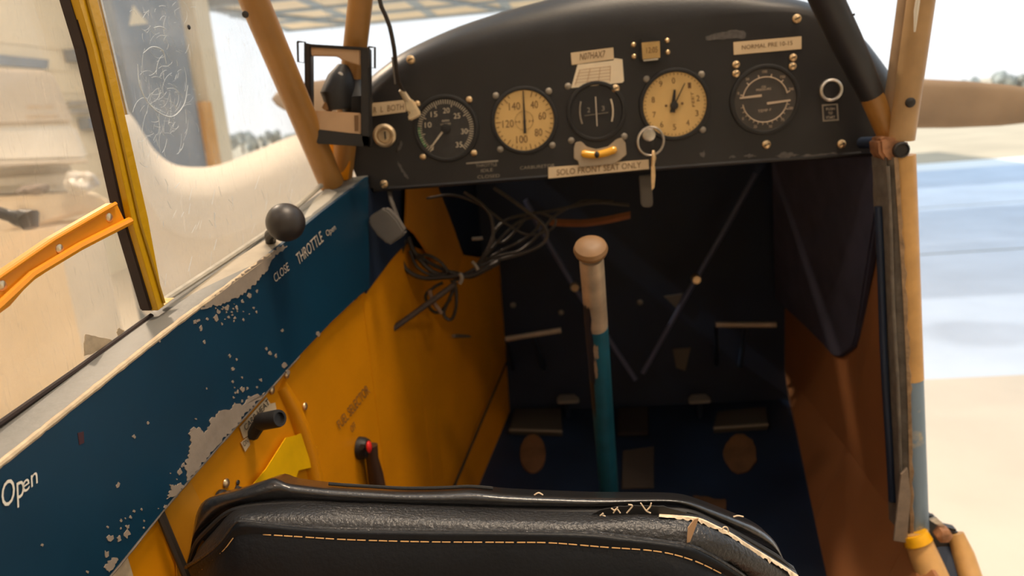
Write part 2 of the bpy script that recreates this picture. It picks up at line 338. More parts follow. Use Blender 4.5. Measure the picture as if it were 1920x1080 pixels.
MB().box((lx-.7, ly-.4, 5.292), (lx+.7, ly+.4, 5.299)).build('diffuser', BULB, lt)
for dx in (-.5, .5): MB().tube([A(lx+dx, ly, 5.37), A(lx+dx, ly, 6.0)], .012, 6).build('hanger_rod', DKM, lt)
ld = bpy.data.lights.new('added_light', 'AREA'); ld.shape = 'RECTANGLE'; ld.size = 1.4; ld.size_y = .8; ld.energy = ADDED_LAMP_POWER*1.5; ld.color = (1.0, 0.80, 0.60)
lo = bpy.data.objects.new('added_light', ld); COL.objects.link(lo); lo.parent = lt; lo.location = (0, 0, -0.012)

# trees on the horizon
def tree(px, py_top, dist, wid, label, grp):
    d = ray(px, py_top); k = dist/math.hypot(d[0], d[1]); p = CAM+d*k; h = p[2]
    t = thing('tree', (p[0], p[1], 0), label, 'tree', grp)
    MB().tube([A(p[0], p[1], -.05), A(p[0]+.05, p[1], h*.6)], [.12, .06], 6).build('trunk', BARK, t)
    mb = MB(); rng = random.Random(int(px)); 
    for _ in range(7):
        c = A(p[0]+rng.uniform(-.5, .5)*wid, p[1]+rng.uniform(-.5, .5)*wid, h*rng.uniform(.35, .75)); r = h*rng.uniform(.16, .26)
        n0 = len(mb.v); mb.sphere(c, r, 12)
        for i in range(n0, len(mb.v)):
            v = mb.v[i]; mb.v[i] = c+(v-c)*(1+.35*mnoise.noise(Vector(v*1.7)))
    mx = max(v[2] for v in mb.v); 
    for v in mb.v: v[2] *= h/mx
    mb.build('crown', LEAF, t, smooth=0)
for i, (x, y) in enumerate([(398, 272), (424, 252), (450, 246), (478, 249), (508, 243), (538, 250), (562, 244)]):
    tree(x, y, 60+5*(i % 3), 1.0, 'far tree seen through the left window, number %s from the hangar jamb' % ['one', 'two', 'three', 'four', 'five', 'six', 'seven'][i], 'far trees beyond the left window')
for i, (x, y) in enumerate([(1815, 148), (1838, 142), (1862, 134), (1885, 131), (1912, 138)]):
    tree(x, y, 72+6*(i % 3), 1.0, 'far tree above the right propeller blade, number %s from the door post' % ['one', 'two', 'three', 'four', 'five'][i], 'far trees beyond the right door')

# parked aircraft in the hangar, seen through the left windows
def DPL(dist, az):                                  # vertical plane facing the cockpit
    c = CAM+A(math.sin(az), math.cos(az), 0)*dist; n = A(-math.sin(az), -math.cos(az), 0)
    def f(x, y, off=0.0): d = ray(x, y); return CAM+d*(((c-CAM)@n+off)/(d@n))
    return f
m1 = DPL(5.2, math.radians(-37)); 
t = thing('parked_aircraft_tail', m1(60, 420)*A(1, 1, 0), 'cream aircraft tail fin with two rows of faint lettering beside the hangar wall', 'aircraft tail')
MB().slab([(-110, 122), (88, 131), (100, 140), (112, 165), (140, 232), (-110, 240)], m1, .12).build('fin', CRM, t, bevel=.02)
MB().slab([(-110, 242), (141, 234), (166, 296), (160, 300), (-110, 308)], m1, .12).build('rudder', WHT, t, bevel=.02)
MB().slab([(-110, 308), (168, 299), (170, 306), (-110, 322)], m1, .5, off=.25).build('stabilizer', CRM, t, bevel=.015)
MB().slab([(-110, 324), (150, 308), (160, 340), (120, 360), (60, 362), (-110, 372)], m1, .4, off=.05).build('fuselage', WHT, t, bevel=.05)
MB().slab([(-110, 374), (150, 362), (200, 372), (215, 388), (-110, 470)], m1, .6, off=.1).build('stand', HPANEL, t, bevel=.02)
_b = m1(60, 440); MB().box((_b[0]-.35, _b[1]-.2, 0), (_b[0]+.3, _b[1]+.2, _b[2]+.05)).build('stand_leg', HPANEL, t)
text('lettering', 'SERIAL NO', m1, (50, 204), (100, 203), (0, -7), mat('faded_orange_print', (.70, .50, .30), .7), t, off=.004, t=.001)
text('lettering', 'REGISTRATION', m1, (50, 223), (108, 222), (0, -7), MATS['faded_orange_print'], t, off=.004, t=.001)
mb = MB(); c = m1(150, 342, .3); mb.sphere(c, .085, 24, (1, 1, .7))
for i, v in enumerate(mb.v): mb.v[i] = c+(v-c)*(1+.6*mnoise.noise(Vector(v*17)))
tag(mb.build('plastic_bundle', PLAS, smooth=0), 'crumpled clear plastic bundle beside the cream tail fin', 'plastic bundle')
mb = MB(); c = m1(62, 356, .3); mb.sphere(c, .055, 20, (1.6, 1, .5))
for i, v in enumerate(mb.v): mb.v[i] = c+(v-c)*(1+.6*mnoise.noise(Vector(v*19+5)))
tag(mb.build('rag', mat('grey_rag', (.22, .18, .15), .9, var=.5, scale=20), smooth=0), 'small dark crumpled rag below the cream tail fin', 'rag')
# pale curved shape added for the hazy reflection in the left pane
m2 = DPL(4.2, math.radians(-24))
top = crv([(190, 150), (222, 190), (250, 225), (282, 275), (312, 303), (345, 313), (400, 312), (460, 292), (530, 262), (600, 240), (660, 232)], 40)
rows = []
for k, (o, e) in enumerate([(-.30, 60), (-.22, 6), (-.12, 1), (0, 0), (.10, 3), (.20, 16), (.27, 45), (.30, 110)]):
    rows.append([m2(x, y, 0)+(-WN*0)+A(0, 0, 0)+unit(CAM*A(1, 1, 0)-m2(400, 300)*A(1, 1, 0))*o-A(0, 0, e*.003) for x, y in top])
t = thing('reflection_shape', m2(400, 330)*A(1, 1, 0), 'pale cream curved shape added for the reflection in the left window', 'reflection shape')
mb = MB(); mb.grid(rows); mb.build('shape_skin', CRM, t, smooth=60)
low = [p-A(0, 0, .75) for p in rows[-1]]
MB().grid([rows[-1], [p*A(1, 1, 1) for p in low]]).build('shape_side', CRM, t, smooth=60)
q = m2(430, 420); 
for dx in (-.5, .6): MB().box((q[0]+dx-.06, q[1]-.06, 0), (q[0]+dx+.06, q[1]+.06, 1.2)).build('shape_leg', HBLUE, t)

# dark bent handle outside the aft left window
mb = MB(); pts = [DP(x, y, 1.25) for x, y in [(-40, 408), (-10, 398), (12, 403), (30, 408), (45, 410)]]
t = thing('strut_handle', DP(20, 420, 1.25), 'dark bent metal handle outside the aft left window', 'handle')
mb.tube(crv(pts, 14), [.010]*10+[.012, .014, .015, .014], 10).build('rod', DKM, t)
MB().tube([DP(36, 402, 1.25), DP(52, 408, 1.25), DP(58, 428, 1.25)], [.010, .020, .012], 10).build('grip', DKM, t)
MB().tube([DP(-40, 408, 1.25), DP(-90, 300, 1.35), DP(-120, -200, 1.5)], .015, 8).build('strut', DKM, t)

# ================================================================== propeller and nose
pc = A(0.14, 0.92, 1.605); tipL = PY(511, 186, .92); tipR = PY(1995, 200, .92)
pr = thing('propeller', pc, 'brown two-bladed wooden propeller standing across the nose', 'propeller')
def blade(tip):
    L = np.linalg.norm(tip-pc); d = (tip-pc)/L; up = unit(A(0, 0, 1)-d*d[2]); fw = np.cross(d, up); rows = []
    for s_, ch in [(.0, .05), (.08, .055), (.2, .075), (.35, .100), (.5, .114), (.62, .114), (.75, .106), (.86, .092), (.93, .074), (.97, .052), (.99, .03), (1, .006)]:
        th = math.radians(62-50*s_); c = pc+d*L*s_; ax = up*math.cos(th*.35)+fw*math.sin(th*.35); nx = np.cross(d, ax)
        rows.append([c+ax*ch*.5*math.cos(a)+nx*(.022*(1-s_)+.005)*math.sin(a) for a in [2*math.pi*k/16 for k in range(16)]])
    return MB().grid(rows, True, True)
blade(tipL).build('blade', PROP, pr, smooth=60); blade(tipR).build('blade', PROP, pr, smooth=60)
MB().lathe([(.06, -.05), (.065, 0), (.055, .05), (.03, .08), (.005, .09)], pc, A(0, 1, 0), 24).build('hub', STEEL, pr)

# ================================================================== CABIN SHELL
FWY = 0.55
bl0 = WL(205, 1080); 
wl = thing('wall_left', WL(400, 1000)*A(1, 1, 0)+A(0, 0, 1.0), kind='structure')
def wpt(y, z, off=0.0):                            # a point of the left wall by y and z
    x = WA[0]+(y-WA[1])*math.tan(_a)+off/math.cos(_a); return A(x, y, z)
fl_a, fl_b = WL(948, 760), WL(893, 915)
def floor_z(y): return fl_b[2]+(y-fl_b[1])*(fl_a[2]-fl_b[2])/(fl_a[1]-fl_b[1])
# yellow side sheets, each its own pressed panel
def wall_sheet(name, y0, y1, ztop, mt, off=-.004, t=.003):
    a = [wpt(y0, floor_z(y0), off), wpt(y1, floor_z(y1), off), wpt(y1, ztop(y1), off), wpt(y0, ztop(y0), off)]
    b = [p-WN*t for p in a]
    return MB().add(a+b, [(0, 1, 2, 3), (7, 6, 5, 4), (0, 4, 5, 1), (1, 5, 6, 2), (2, 6, 7, 3), (3, 7, 4, 0)]).build(name, mt, wl, smooth=0)
sill_z = lambda y: WA[2]+(y-WA[1])*((WL(690, 331)[2]-WL(0, 870)[2])/(WL(690, 331)[1]-WL(0, 870)[1]))+.002
y_seam = WL(716, 800)[1]; y_seam2 = WL(826, 800)[1]
wall_sheet('side_sheet', -1.05, y_seam, lambda y: min(sill_z(y), 1.41) if y > -.05 else sill_z(y), YEL)
_tp = [WL(690, 545), WL(765, 455), WL(868, 500)]
def fwd_top(y): return float(np.interp(y, [p[1] for p in _tp], [p[2] for p in _tp]))
yk = _tp[1][1]
wall_sheet('side_sheet', y_seam+.001, yk, fwd_top, YEL); wall_sheet('side_sheet', yk+.001, y_seam2, fwd_top, YEL)
for _k in range(1):
    a_ = [wpt(.004, 1.2, -.014), wpt(FWY, 1.2, -.014), wpt(FWY, 1.53, -.014), wpt(.004, 1.53, -.014)]
    MB().add(a_+[p-WN*.002 for p in a_], [(0, 1, 2, 3), (7, 6, 5, 4), (0, 4, 5, 1), (1, 5, 6, 2), (2, 6, 7, 3), (3, 7, 4, 0)]).build('upper_backing_sheet', NAVY, wl, smooth=0)
# forward sheet turns in to meet the firewall
fa = [A(*wpt(y_seam2, floor_z(y_seam2), -.004)), PY(949, 690, FWY), PY(936, 488, FWY), wpt(y_seam2, fwd_top(y_seam2), -.004)]
fa[1][2] = floor_z(FWY)
MB().add(fa+[p-A(.004, 0, 0) for p in fa], [(0, 1, 2, 3), (7, 6, 5, 4), (0, 4, 5, 1), (1, 5, 6, 2), (2, 6, 7, 3), (3, 7, 4, 0)]).build('side_sheet', YEL, wl, smooth=0)
# dark upper part between the blue panel and the gusset, the gusset itself
WLF = lambda x, y, o=0.0: WL(x, y, o)
MB().slab([(688, 345), (770, 340), (768, 450), (735, 485), (690, 545), (688, 550)], WLF, .003, off=.001).build('dark_upper_sheet', NAVY, wl, smooth=0)
MB().slab([(764, 350), (822, 350), (845, 410), (869, 478), (858, 515), (820, 500), (780, 440), (762, 425)], WLF, .004, off=.010).build('gusset', mat('amber_gusset', (.62, .24, .012), .5, var=.1, scale=12), wl, smooth=0, bevel=.001)
# blue trim panel
def line_px(p): return p
BTOP = [(-170, 1003), (0, 870), (120, 774), (310, 623), (420, 540), (505, 478), (600, 400), (690, 331)]
BBOT = [(693, 540), (672, 556), (620, 605), (560, 668), (450, 790), (340, 915), (270, 1000), (205, 1080), (20, 1290), (-170, 1480)]
bp = MB().slab(BTOP+BBOT, WLF, .004, off=.006).build('blue_trim_panel', BLUE, wl, smooth=0, label='dark blue painted trim panel with chipped edges')
# worn rounded upper edge
ed = crv([(-170, 1003), (0, 870), (120, 774), (310, 623), (420, 541), (505, 479)], 60)
mb = MB(); mb.tube([WL(x, y, .0045) for x, y in ed], [.0022+.0006*mnoise.noise(Vector((i*.7, 0, 0))) for i in range(60)], 8).build('worn_edge', EDGE, bp)
eb = crv([(560, 668), (450, 790), (340, 915), (270, 1000), (205, 1080), (20, 1290)], 60)
MB().tube([WL(x, y, .004) for x, y in eb], [.0016+.0008*mnoise.noise(Vector((i*.9, 3, 0))) for i in range(60)], 8).build('worn_edge', BARE, bp)
# bare patches where the paint has come off, and small chips
def patch(pix, amp, n, seed): MB().slab(ragged(pix, amp, n, seed), WLF, .0008, off=.0066).build('bare_patch', BARE, bp, smooth=0)
patch([(352, 900), (349, 868), (358, 835), (356, 806), (376, 800), (385, 812), (398, 785), (414, 770), (432, 768), (440, 752), (452, 760), (470, 742), (488, 741), (497, 738), (478, 757), (440, 800), (398, 848), (360, 892)], 3.2, 120, 3)
patch([(378, 580), (395, 574), (420, 570), (440, 560), (462, 548), (478, 532), (492, 515), (505, 500), (516, 480), (540, 462), (528, 461), (505, 476), (470, 503), (430, 535), (395, 562)], 2.6, 110, 5)
patch([(314, 935), (322, 915), (318, 908), (332, 912), (340, 905), (345, 912), (330, 930)], 2.0, 34, 8)
patch([(196, 1064), (205, 1052), (216, 1044), (222, 1050), (206, 1074)], 2.0, 24, 9)
rng = random.Random(11); mb_list = []
def chip(x, y, r, seed):
    rg = random.Random(seed); n = 9
    pp = [(x+r*rg.uniform(.35, 1.3)*math.cos(2*math.pi*k/n), y+1.3*r*rg.uniform(.35, 1.3)*math.sin(2*math.pi*k/n)) for k in range(n)]
    MB().slab(pp, WLF, .0006, off=.0065).build('paint_chip', BARE, bp, smooth=0)
chips = [(207, 1010, 6), (224, 1010, 5), (238, 1002, 6), (240, 988, 4), (222, 910, 4), (252, 818, 3), (278, 793, 2.5), (200, 1040, 6), (246, 970, 3), (252, 958, 3), (266, 955, 2), (310, 950, 3), (338, 885, 5), (345, 872, 4), (366, 603, 4), (372, 601, 3), (377, 616, 4), (405, 597, 5), (384, 642, 3), (431, 667, 3), (437, 691, 3), (500, 653, 3), (507, 663, 3), (532, 685, 6), (540, 698, 4), (444, 674, 2), (437, 716, 2), (455, 730, 4), (446, 735, 3), (464, 728, 2.5), (530, 620, 2.5), (518, 668, 3), (490, 712, 3), (597, 626, 4), (455, 565, 3), (468, 553, 4), (444, 577, 3), (425, 578, 4), (410, 585, 4), (482, 546, 3), (80, 1022, 2.5), (165, 1072, 2.5), (300, 640, 2), (418, 780, 3), (368, 786, 2)]
for i, (x, y, r) in enumerate(chips): chip(x, y, r, i)
for i in range(44):
    k = rng.random(); x, y = (rng.gauss(425, 26), rng.gauss(583, 9)) if k < .35 else (rng.gauss(460, 34), rng.gauss(742, 16)) if k < .6 else (rng.gauss(330, 20), rng.gauss(905, 14)) if k < .8 else (rng.gauss(235, 25), rng.gauss(985, 26))
    lim = np.interp(x, [205, 270, 340, 450, 560], [1072, 992, 907, 782, 660]); tlim = np.interp(x, [0, 120, 310, 420, 505], [870, 774, 623, 541, 479])+8
    if tlim < y < lim: chip(x, y, rng.uniform(.8, 2.4), 100+i)
text('lettering', 'Op', WL, (4, 955), (46, 928), (-2, -48), WHITEP, bp, off=.0068)
text('lettering', 'en', WL, (43, 926), (71, 905), (-2, -34), WHITEP, bp, off=.0068)
text('lettering', 'THROTTLE', WL, (560, 497), (607, 452), (-6, -20), FADED, bp, off=.0068)
text('lettering', 'Open', WL, (613, 444), (630, 430), (-3, -11), FADED, bp, off=.0068)
text('lettering', 'CLOSE', WL, (516, 530), (543, 506), (-4, -15), FADED, bp, off=.0068)
MB().slab([(146, 812), (157, 809), (158, 830), (149, 834)], WLF, .0005, off=.0064).build('stain', mat('dark_red_stain', (.05, .015, .02), .6), bp, smooth=0)
# sill ledge: inner edge on the wall, running out to the glass
e0, e1 = WL(0, 870), WL(690, 331); ed_dir = unit(e1-e0)
SP = PL3(e0, e1, e0-WN)                             # plane of the ledge
SW = 0.0375
def edge_pt(x, y, off): p = WL(x, y, 0); return p-WN*off
inn = [p for p in crv(BTOP, 30)]
mb = MB(); rows = [[WL(x, y, .006)+A(0, 0, -.0015) for x, y in inn], [WL(x, y, .003)+A(0, 0, .0012) for x, y in inn], [WL(x, y, 0)-WN*SW for x, y in inn], [WL(x, y, 0)-WN*SW-A(0, 0, .03) for x, y in inn], [WL(x, y, 0)-WN*.004-A(0, 0, .03) for x, y in inn]]
mb.grid(rows); sl = mb.build('sill', SILL, wl, smooth=40)
MB().slab([(322, 617), (420, 541), (505, 478), (560, 430), (562, 412), (500, 448), (430, 492), (352, 552), (318, 580)], lambda x, y, o: SP(x, y, .0022), .0015).build('lit_cream_sill', SILL_LIT, sl, smooth=0)  # lit middle stretch of the sill, painted as a cream overlay
MB().slab([(566, 412), (600, 396), (632, 360), (612, 352), (588, 376)], lambda x, y, o: SP(x, y, .003), .002).build('sill_tape', mat('pale_tape', (.40, .37, .31), .5, var=.1, scale=40), sl, smooth=0)
# rivets on the yellow sheet
def dome(name, c, n, r, mt, parent, h=.45): return MB().lathe([(r, 0), (r*.9, r*h*.5), (r*.55, r*h*.95), (r*.05, r*h*1.1)], c, n, 14).build(name, mt, parent)
for x, y in [(572, 762), (510, 731), (548, 901), (424, 906), (666, 556), (538, 702)]: dome('rivet', WL(x, y, -.003), WN, .0042, BRASS, wl)
for x, y in [(446, 905), (452, 918)]: dome('rivet', WL(x, y, -.003), WN, .0025, DKM, wl)
# pressed channel and a brighter yellow patch on the side sheet
mb = MB(); mb.tube([WL(x, y, -.006) for x, y in [(522, 722), (545, 765), (560, 805), (575, 850), (588, 910), (600, 970)]], [.008, .010, .011, .011, .011, .011], 14).build('pressed_channel', YEL, wl)
MB().slab([(536, 821), (556, 816), (568, 811), (582, 828), (594, 838), (592, 856), (586, 876), (560, 882), (552, 908), (470, 914), (500, 878)], WLF, .0008, off=.001).build('yellow_patch', YELB, wl, smooth=0)
MB().slab([(352, 908), (357, 902), (386, 960), (420, 1080), (450, 1200), (340, 1200), (330, 1040), (302, 965)], WLF, .0008, off=-.001).build('sheet_lap', mat('ochre_sheet', (.60, .24, .01), .45, var=.1, scale=12), wl, smooth=0)
MB().tube([WL(300, 962, .002), WL(320, 1010, .003), WL(352, 1085, .004), WL(400, 1200, .004)], .0032, 8).build('side_cable', CABD, wl)
MB().slab([(205, 1080), (238, 1040), (262, 1120), (150, 1160)], WLF, .0008, off=-.001).build('cream_scrap', EDGE, wl, smooth=0)
text('lettering', 'FUEL SELECTOR', WL, (638, 806), (694, 735), (-7, -15), INKB, wl, off=-.0025)
text('lettering', 'OFF', WL, (660, 812), (668, 802), (-4, -12), INKB, wl, off=-.0025)
# stickers beside the heat lever
st = MB().slab([(450, 801), (500, 745), (507, 757), (516, 755), (519, 770), (500, 795), (457, 822)], WLF, .0006, off=-.0025).build('heat_sticker', TAPE, wl, smooth=0)
text('lettering', 'CARB HEAT', WL, (461, 808), (506, 757), (-4, -10), INK, st, off=-.0017)
st = MB().slab([(452, 830), (465, 819), (469, 834), (460, 847)], WLF, .0006, off=-.0025).build('on_sticker', TAPE, wl, smooth=0)
text('lettering', 'ON', WL, (458, 838), (466, 829), (-3, -9), INK, st, off=-.0017)

# firewall, right wall, floor
wf = thing('wall_front', (0.06, FWY, 1.1), kind='structure')
MB().box((-.29, FWY, .90), (.40, FWY+.01, 1.60)).build('firewall_sheet', FIRE, wf, smooth=0)
for x, y, rx, ry in [(1200, 567, 7, 6), (1052, 586, 5, 3), (962, 572, 6, 4)]: dome('fitting', PY(x, y, FWY), A(0, -1, 0), .006, GREYM, wf)
MB().slab([(1245, 556), (1280, 551), (1268, 578)], lambda x, y, o: PY(x, y, FWY-.004), .003).build('scuffed_tab', mat('dim_tan', (.14, .11, .08), .7), wf, smooth=0)
MB().slab([(1262, 655), (1295, 652), (1285, 695), (1268, 690)], lambda x, y, o: PY(x, y, FWY-.004), .003).build('scuffed_tab', MATS['dim_tan'], wf, smooth=0)
XR = 0.355
fl = thing('floor_cabin', (0, 0, floor_z(0)), kind='structure')
def fz(y): return floor_z(y)
def FZ(x, y, off=0.0):                              # on the cabin floor
    a = A(0, 0, floor_z(0)); n = unit(np.cross(A(1, 0, 0), A(0, 1, floor_z(1)-floor_z(0)))); d = ray(x, y)
    return CAM+d*(((a-CAM)@n+off)/(d@n))
MB().add([(-.44, -1.1, fz(-1.1)), (.36, -1.1, fz(-1.1)), (.36, FWY+.01, fz(FWY)), (-.25, FWY+.01, fz(FWY)), (-.44, -1.1, fz(-1.1)-.02), (.36, -1.1, fz(-1.1)-.02), (.36, FWY+.01, fz(FWY)-.02), (-.25, FWY+.01, fz(FWY)-.02)],
         [(0, 1, 2, 3), (7, 6, 5, 4), (0, 4, 5, 1), (1, 5, 6, 2), (2, 6, 7, 3), (3, 7, 4, 0)]).build('floor_board', NAVY, fl, smooth=0)
WEAR = mat('worn_brown_patch', (.16, .075, .03), .7, var=.25, scale=30)
def ell(cx, cy, rx, ry, n=22, a0=0): return [(cx+rx*math.cos(2*math.pi*k/n), cy+ry*math.sin(2*math.pi*k/n)) for k in range(n)]
MB().slab(ell(999, 850, 24, 36), FZ, .003, off=.003).build('worn_heel_patch', WEAR, fl, smooth=0)
MB().slab(ragged(ell(1388, 850, 31, 36), 1.5, 40, 2), FZ, .003, off=.003).build('worn_heel_patch', WEAR, fl, smooth=0)
MB().slab([(1168, 845), (1226, 837), (1226, 912), (1166, 914)], FZ, .004, off=.004).build('inspection_cover', mat('dull_brown_plate', (.075, .055, .04), .7), fl, smooth=0)
MB().slab(ragged([(1300, 930), (1362, 936), (1360, 954), (1306, 950)], 2, 24, 4), FZ, .003, off=.003).build('scuff', WEAR, fl, smooth=0)
# right wall, two pressed sheets, forward of the door
wr = thing('wall_right', (XR, 0.2, 1.05), kind='structure')
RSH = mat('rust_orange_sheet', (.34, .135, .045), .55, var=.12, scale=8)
rb0, rb1 = FZ(1478, 742), FZ(1550, 1080); rdir = (rb1-rb0)/(rb0[1]-rb1[1])
def rb(y): return rb1+rdir*(rb1[1]-y)
KZ = 1.05
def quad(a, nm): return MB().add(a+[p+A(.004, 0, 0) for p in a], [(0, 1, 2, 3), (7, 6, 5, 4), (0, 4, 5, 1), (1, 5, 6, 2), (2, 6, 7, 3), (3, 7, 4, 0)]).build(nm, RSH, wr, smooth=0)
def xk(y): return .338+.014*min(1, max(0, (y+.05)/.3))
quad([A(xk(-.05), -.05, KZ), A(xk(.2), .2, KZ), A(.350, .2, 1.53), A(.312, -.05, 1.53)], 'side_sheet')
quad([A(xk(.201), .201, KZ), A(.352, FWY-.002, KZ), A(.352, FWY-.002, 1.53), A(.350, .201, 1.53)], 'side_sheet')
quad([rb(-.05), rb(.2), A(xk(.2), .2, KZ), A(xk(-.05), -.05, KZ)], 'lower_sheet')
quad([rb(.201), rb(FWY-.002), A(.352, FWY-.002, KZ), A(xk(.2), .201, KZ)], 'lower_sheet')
quad([rb(-.95), rb(-.051), A(xk(-.05), -.051, KZ), A(.35, -.95, .93)], 'lower_sheet')
# navy cloth pocket hung on the right wall
pk = lambda x, y, o=0.0: PX(x, y, .335+o)
RPM = PL3(PY(1650, 292, -.02), PY(1445, 305, .42), PY(1590, 660, .18))
out = [(1446, 300), (1652, 288), (1640, 402), (1625, 500), (1604, 630), (1598, 652), (1588, 660), (1575, 670), (1560, 668), (1545, 650), (1510, 615), (1470, 578), (1452, 560)]
tag(MB().slab(out, RPM, .012).build('cloth_pocket', NAVYC, smooth=0, bevel=.003), 'dark navy cloth pocket hanging against the right cabin wall under the panel', 'pocket')
# door jamb on the right
dj = thing('door_2', PY(1715, 985, -.05), kind='structure')
jt, jb = PY(1688, 292, -.06), PY(1716, 990, -.06)
def jp(t, sx=0.0, sy=0.0): return jt+(jb-jt)*t+A(sx, sy, 0)
mid = (690-292)/(990-292.)
MB().tube([jp(0), jp(mid*.5), jp(mid)], .0155, 18).build('jamb_tube', TANP, dj)
MB().tube([jp(mid), jp(.8), jp(1.0)], .0152, 18).build('jamb_tube_lower', BGREY, dj, label='bare blue-grey lower end of the door jamb')
rows = []
for k in range(41):
    t = k/40; wv = .003*mnoise.noise(Vector((t*14, 1, 0)))+.0016*mnoise.noise(Vector((t*50, 4, 0)))
    e_ = -.0125+.005*math.sin(t*3)+wv; rows.append([jp(t, -.022+wv*.3, .022), jp(t, -.0215, -.002), jp(t, -.020+wv*.4, -.0125), jp(t, -.0170, -.0085+wv), jp(t, e_, -.0140), jp(t, e_+.001, -.0125), jp(t, -.016, .012)])
MB().grid(rows, True, True).build('ragged_weatherstrip', FELT, dj, smooth=60)
MB().tube([jp(t_, -.0255+.0008*math.sin(t_*9), .002) for t_ in np.linspace(.12, .92, 20)], .0042, 10).build('dark_inner_seal', NAVY, dj)
rows = []
for k in range(61):
    t = k/60; wv = .0022*mnoise.noise(Vector((t*30, 7, 0)))+.0012*mnoise.noise(Vector((t*90, 2, 0))); c_ = -.0105+.004*math.sin(t*3)
    rows.append([jp(t, c_-.0025, -.0155), jp(t, c_+.0008+wv, -.0168), jp(t, c_+.0018+wv, -.0152), jp(t, c_-.001, -.0135)])
MB().grid(rows, True, True).build('frayed_tan_edge', EDGE2, dj, smooth=60)
MB().tube([jp(t_, -.0185+.0006*math.sin(t_*13), -.0118) for t_ in np.linspace(.02, .97, 30)], .0022, 8).build('strip_rib', FELT, dj)
MB().slab([(1690, 890), (1702, 878), (1708, 930), (1700, 1018), (1676, 1014)], lambda x, y, o: PY(x, y, -.085), .003).build('torn_fabric_flap', mat('torn_grey_fabric', (.24, .18, .13), .9, var=.2, scale=60, bump=.3, bscale=200), dj, smooth=0)
# lower hinge and folded door tubes
hc = PY(1760, 992, -.07)
hg = thing('lower_hinge', hc, 'weathered bolt hinge at the foot of the right door jamb', 'hinge')
MB().slab([(1708, 985), (1735, 968), (1755, 970), (1772, 990), (1800, 996), (1790, 1030), (1745, 1040), (1710, 1012)], lambda x, y, o: PY(x, y, -.062), .016).build('hinge_plate', DKM, hg, bevel=.003)
MB().lathe([(.0095, 0), (.0095, .010), (.006, .013), (.004, .0135)], PY(1764, 997, -.080), A(0, -1, 0), 6).build('bolt_head', RUST, hg)
MB().slab([(1742, 975), (1756, 970), (1774, 988), (1768, 992), (1756, 984)], lambda x, y, o: PY(x, y, -.084), .004).build('hinge_lug', STEEL, hg, bevel=.001)
dt = [PY(1716, 998, -.075), PY(1732, 1040, -.085), PY(1760, 1110, -.11), PY(1830, 1300, -.2)]
d3 = thing('door_3', PY(1760, 1110, -.11), kind='structure')
MB().tube(dt, [.0145, .0165, .0185, .019], 16).build('sill_tube', TANP, d3)
MB().tube([PY(1714, 1000, -.078), PY(1723, 1018, -.082)], [.0150, .0166], 16).build('fresh_yellow_band', mat('fresh_yellow', (.85, .42, .005), .4, var=.1, scale=90), d3)
MB().tube([PY(1792, 1000, -.06), PY(1806, 1040, -.07), PY(1828, 1110, -.10), PY(1890, 1300, -.19)], [.009, .0125, .0135, .014], 14).build('door_tube', TANP, d3)
MB().slab([(1742, 1030), (1782, 1020), (1806, 1110), (1860, 1300), (1800, 1300), (1765, 1110)], lambda x, y, o: PY(x, y, -.06-(y-1020)*.0004), .004).build('dark_web', NAVY, d3, smooth=0)
# upper clamp, right posts
cl2 = thing('upper_hinge_clamp', PY(1672, 295, -.05), 'rusty clamp joining the right window posts to the jamb', 'clamp')
MB().slab([(1648, 262), (1662, 256), (1702, 262), (1709, 282), (1700, 300), (1664, 306), (1650, 288)], lambda x, y, o: PY(x, y, -.072), .03).build('clamp_body', RUST, cl2, bevel=.003)
MB().lathe([(.0085, 0), (.0085, .004), (.0070, .005), (.0065, .003)], PY(1688, 281, -.073), A(0, -1, 0), 16).build('bolt_socket', DKM, cl2)
MB().tube([PY(1615, 268, -.012), PY(1655, 266, -.045)], .0065, 12).build('cross_stub', NAVY, cl2)
tr4 = thing('trim_2', PY(1690, 270, -.06), kind='structure')
MB().tube(upto([PY(1748, -120, -.09), PY(1727, 0, -.075), PY(1690, 262, -.06)]), .0135, 18).build('door_post_tube', mat('tan_door_post', (.44, .27, .12), .5, var=.15, scale=30), tr4)
MB().tube(upto([PY(1735, -120, -.07), PY(1707, 0, -.058), PY(1672, 255, -.048)]), .0125, 18).build('window_post_tube', mat('tan_post', (.36, .23, .125), .5, var=.15, scale=30), tr4)
MB().tube([PY(1724, -20, -.088), PY(1718, 20, -.085), PY(1715, 60, -.083)], [.0022, .0025, .001], 8).build('highlight_bead', WHITEP, tr4)  # white highlight between the two posts, built as a bead
dome('screw', PY(1707, 192, -.077), A(0, -1, 0), .0055, DKM, tr4); 
tr5 = thing('trim_3', PY(1660, 265, -.05), kind='structure')
MB().tube(upto([PY(1522, -60, -.12), PY(1550, 0, -.11), PY(1583, 70, -.095), PY(1612, 130, -.075), PY(1636, 182, -.055)]), [.0155, .0155, .0155, .0155, .0145, .0125], 20).build('black_padding', mat('black_pad', (.018, .018, .021), .5, var=.2, scale=30), tr5)
MB().tube([PY(1634, 178, -.058), PY(1652, 222, -.050), PY(1668, 266, -.048)], [.0122, .0115, .0095], 18).build('bare_yellow_end', AMB, tr5)
MB().tube([PY(1603, 27, -.11), PY(1592, 29, -.108), PY(1580, 40, -.105)], .0012, 6).build('wire_tail', DKM, tr5)

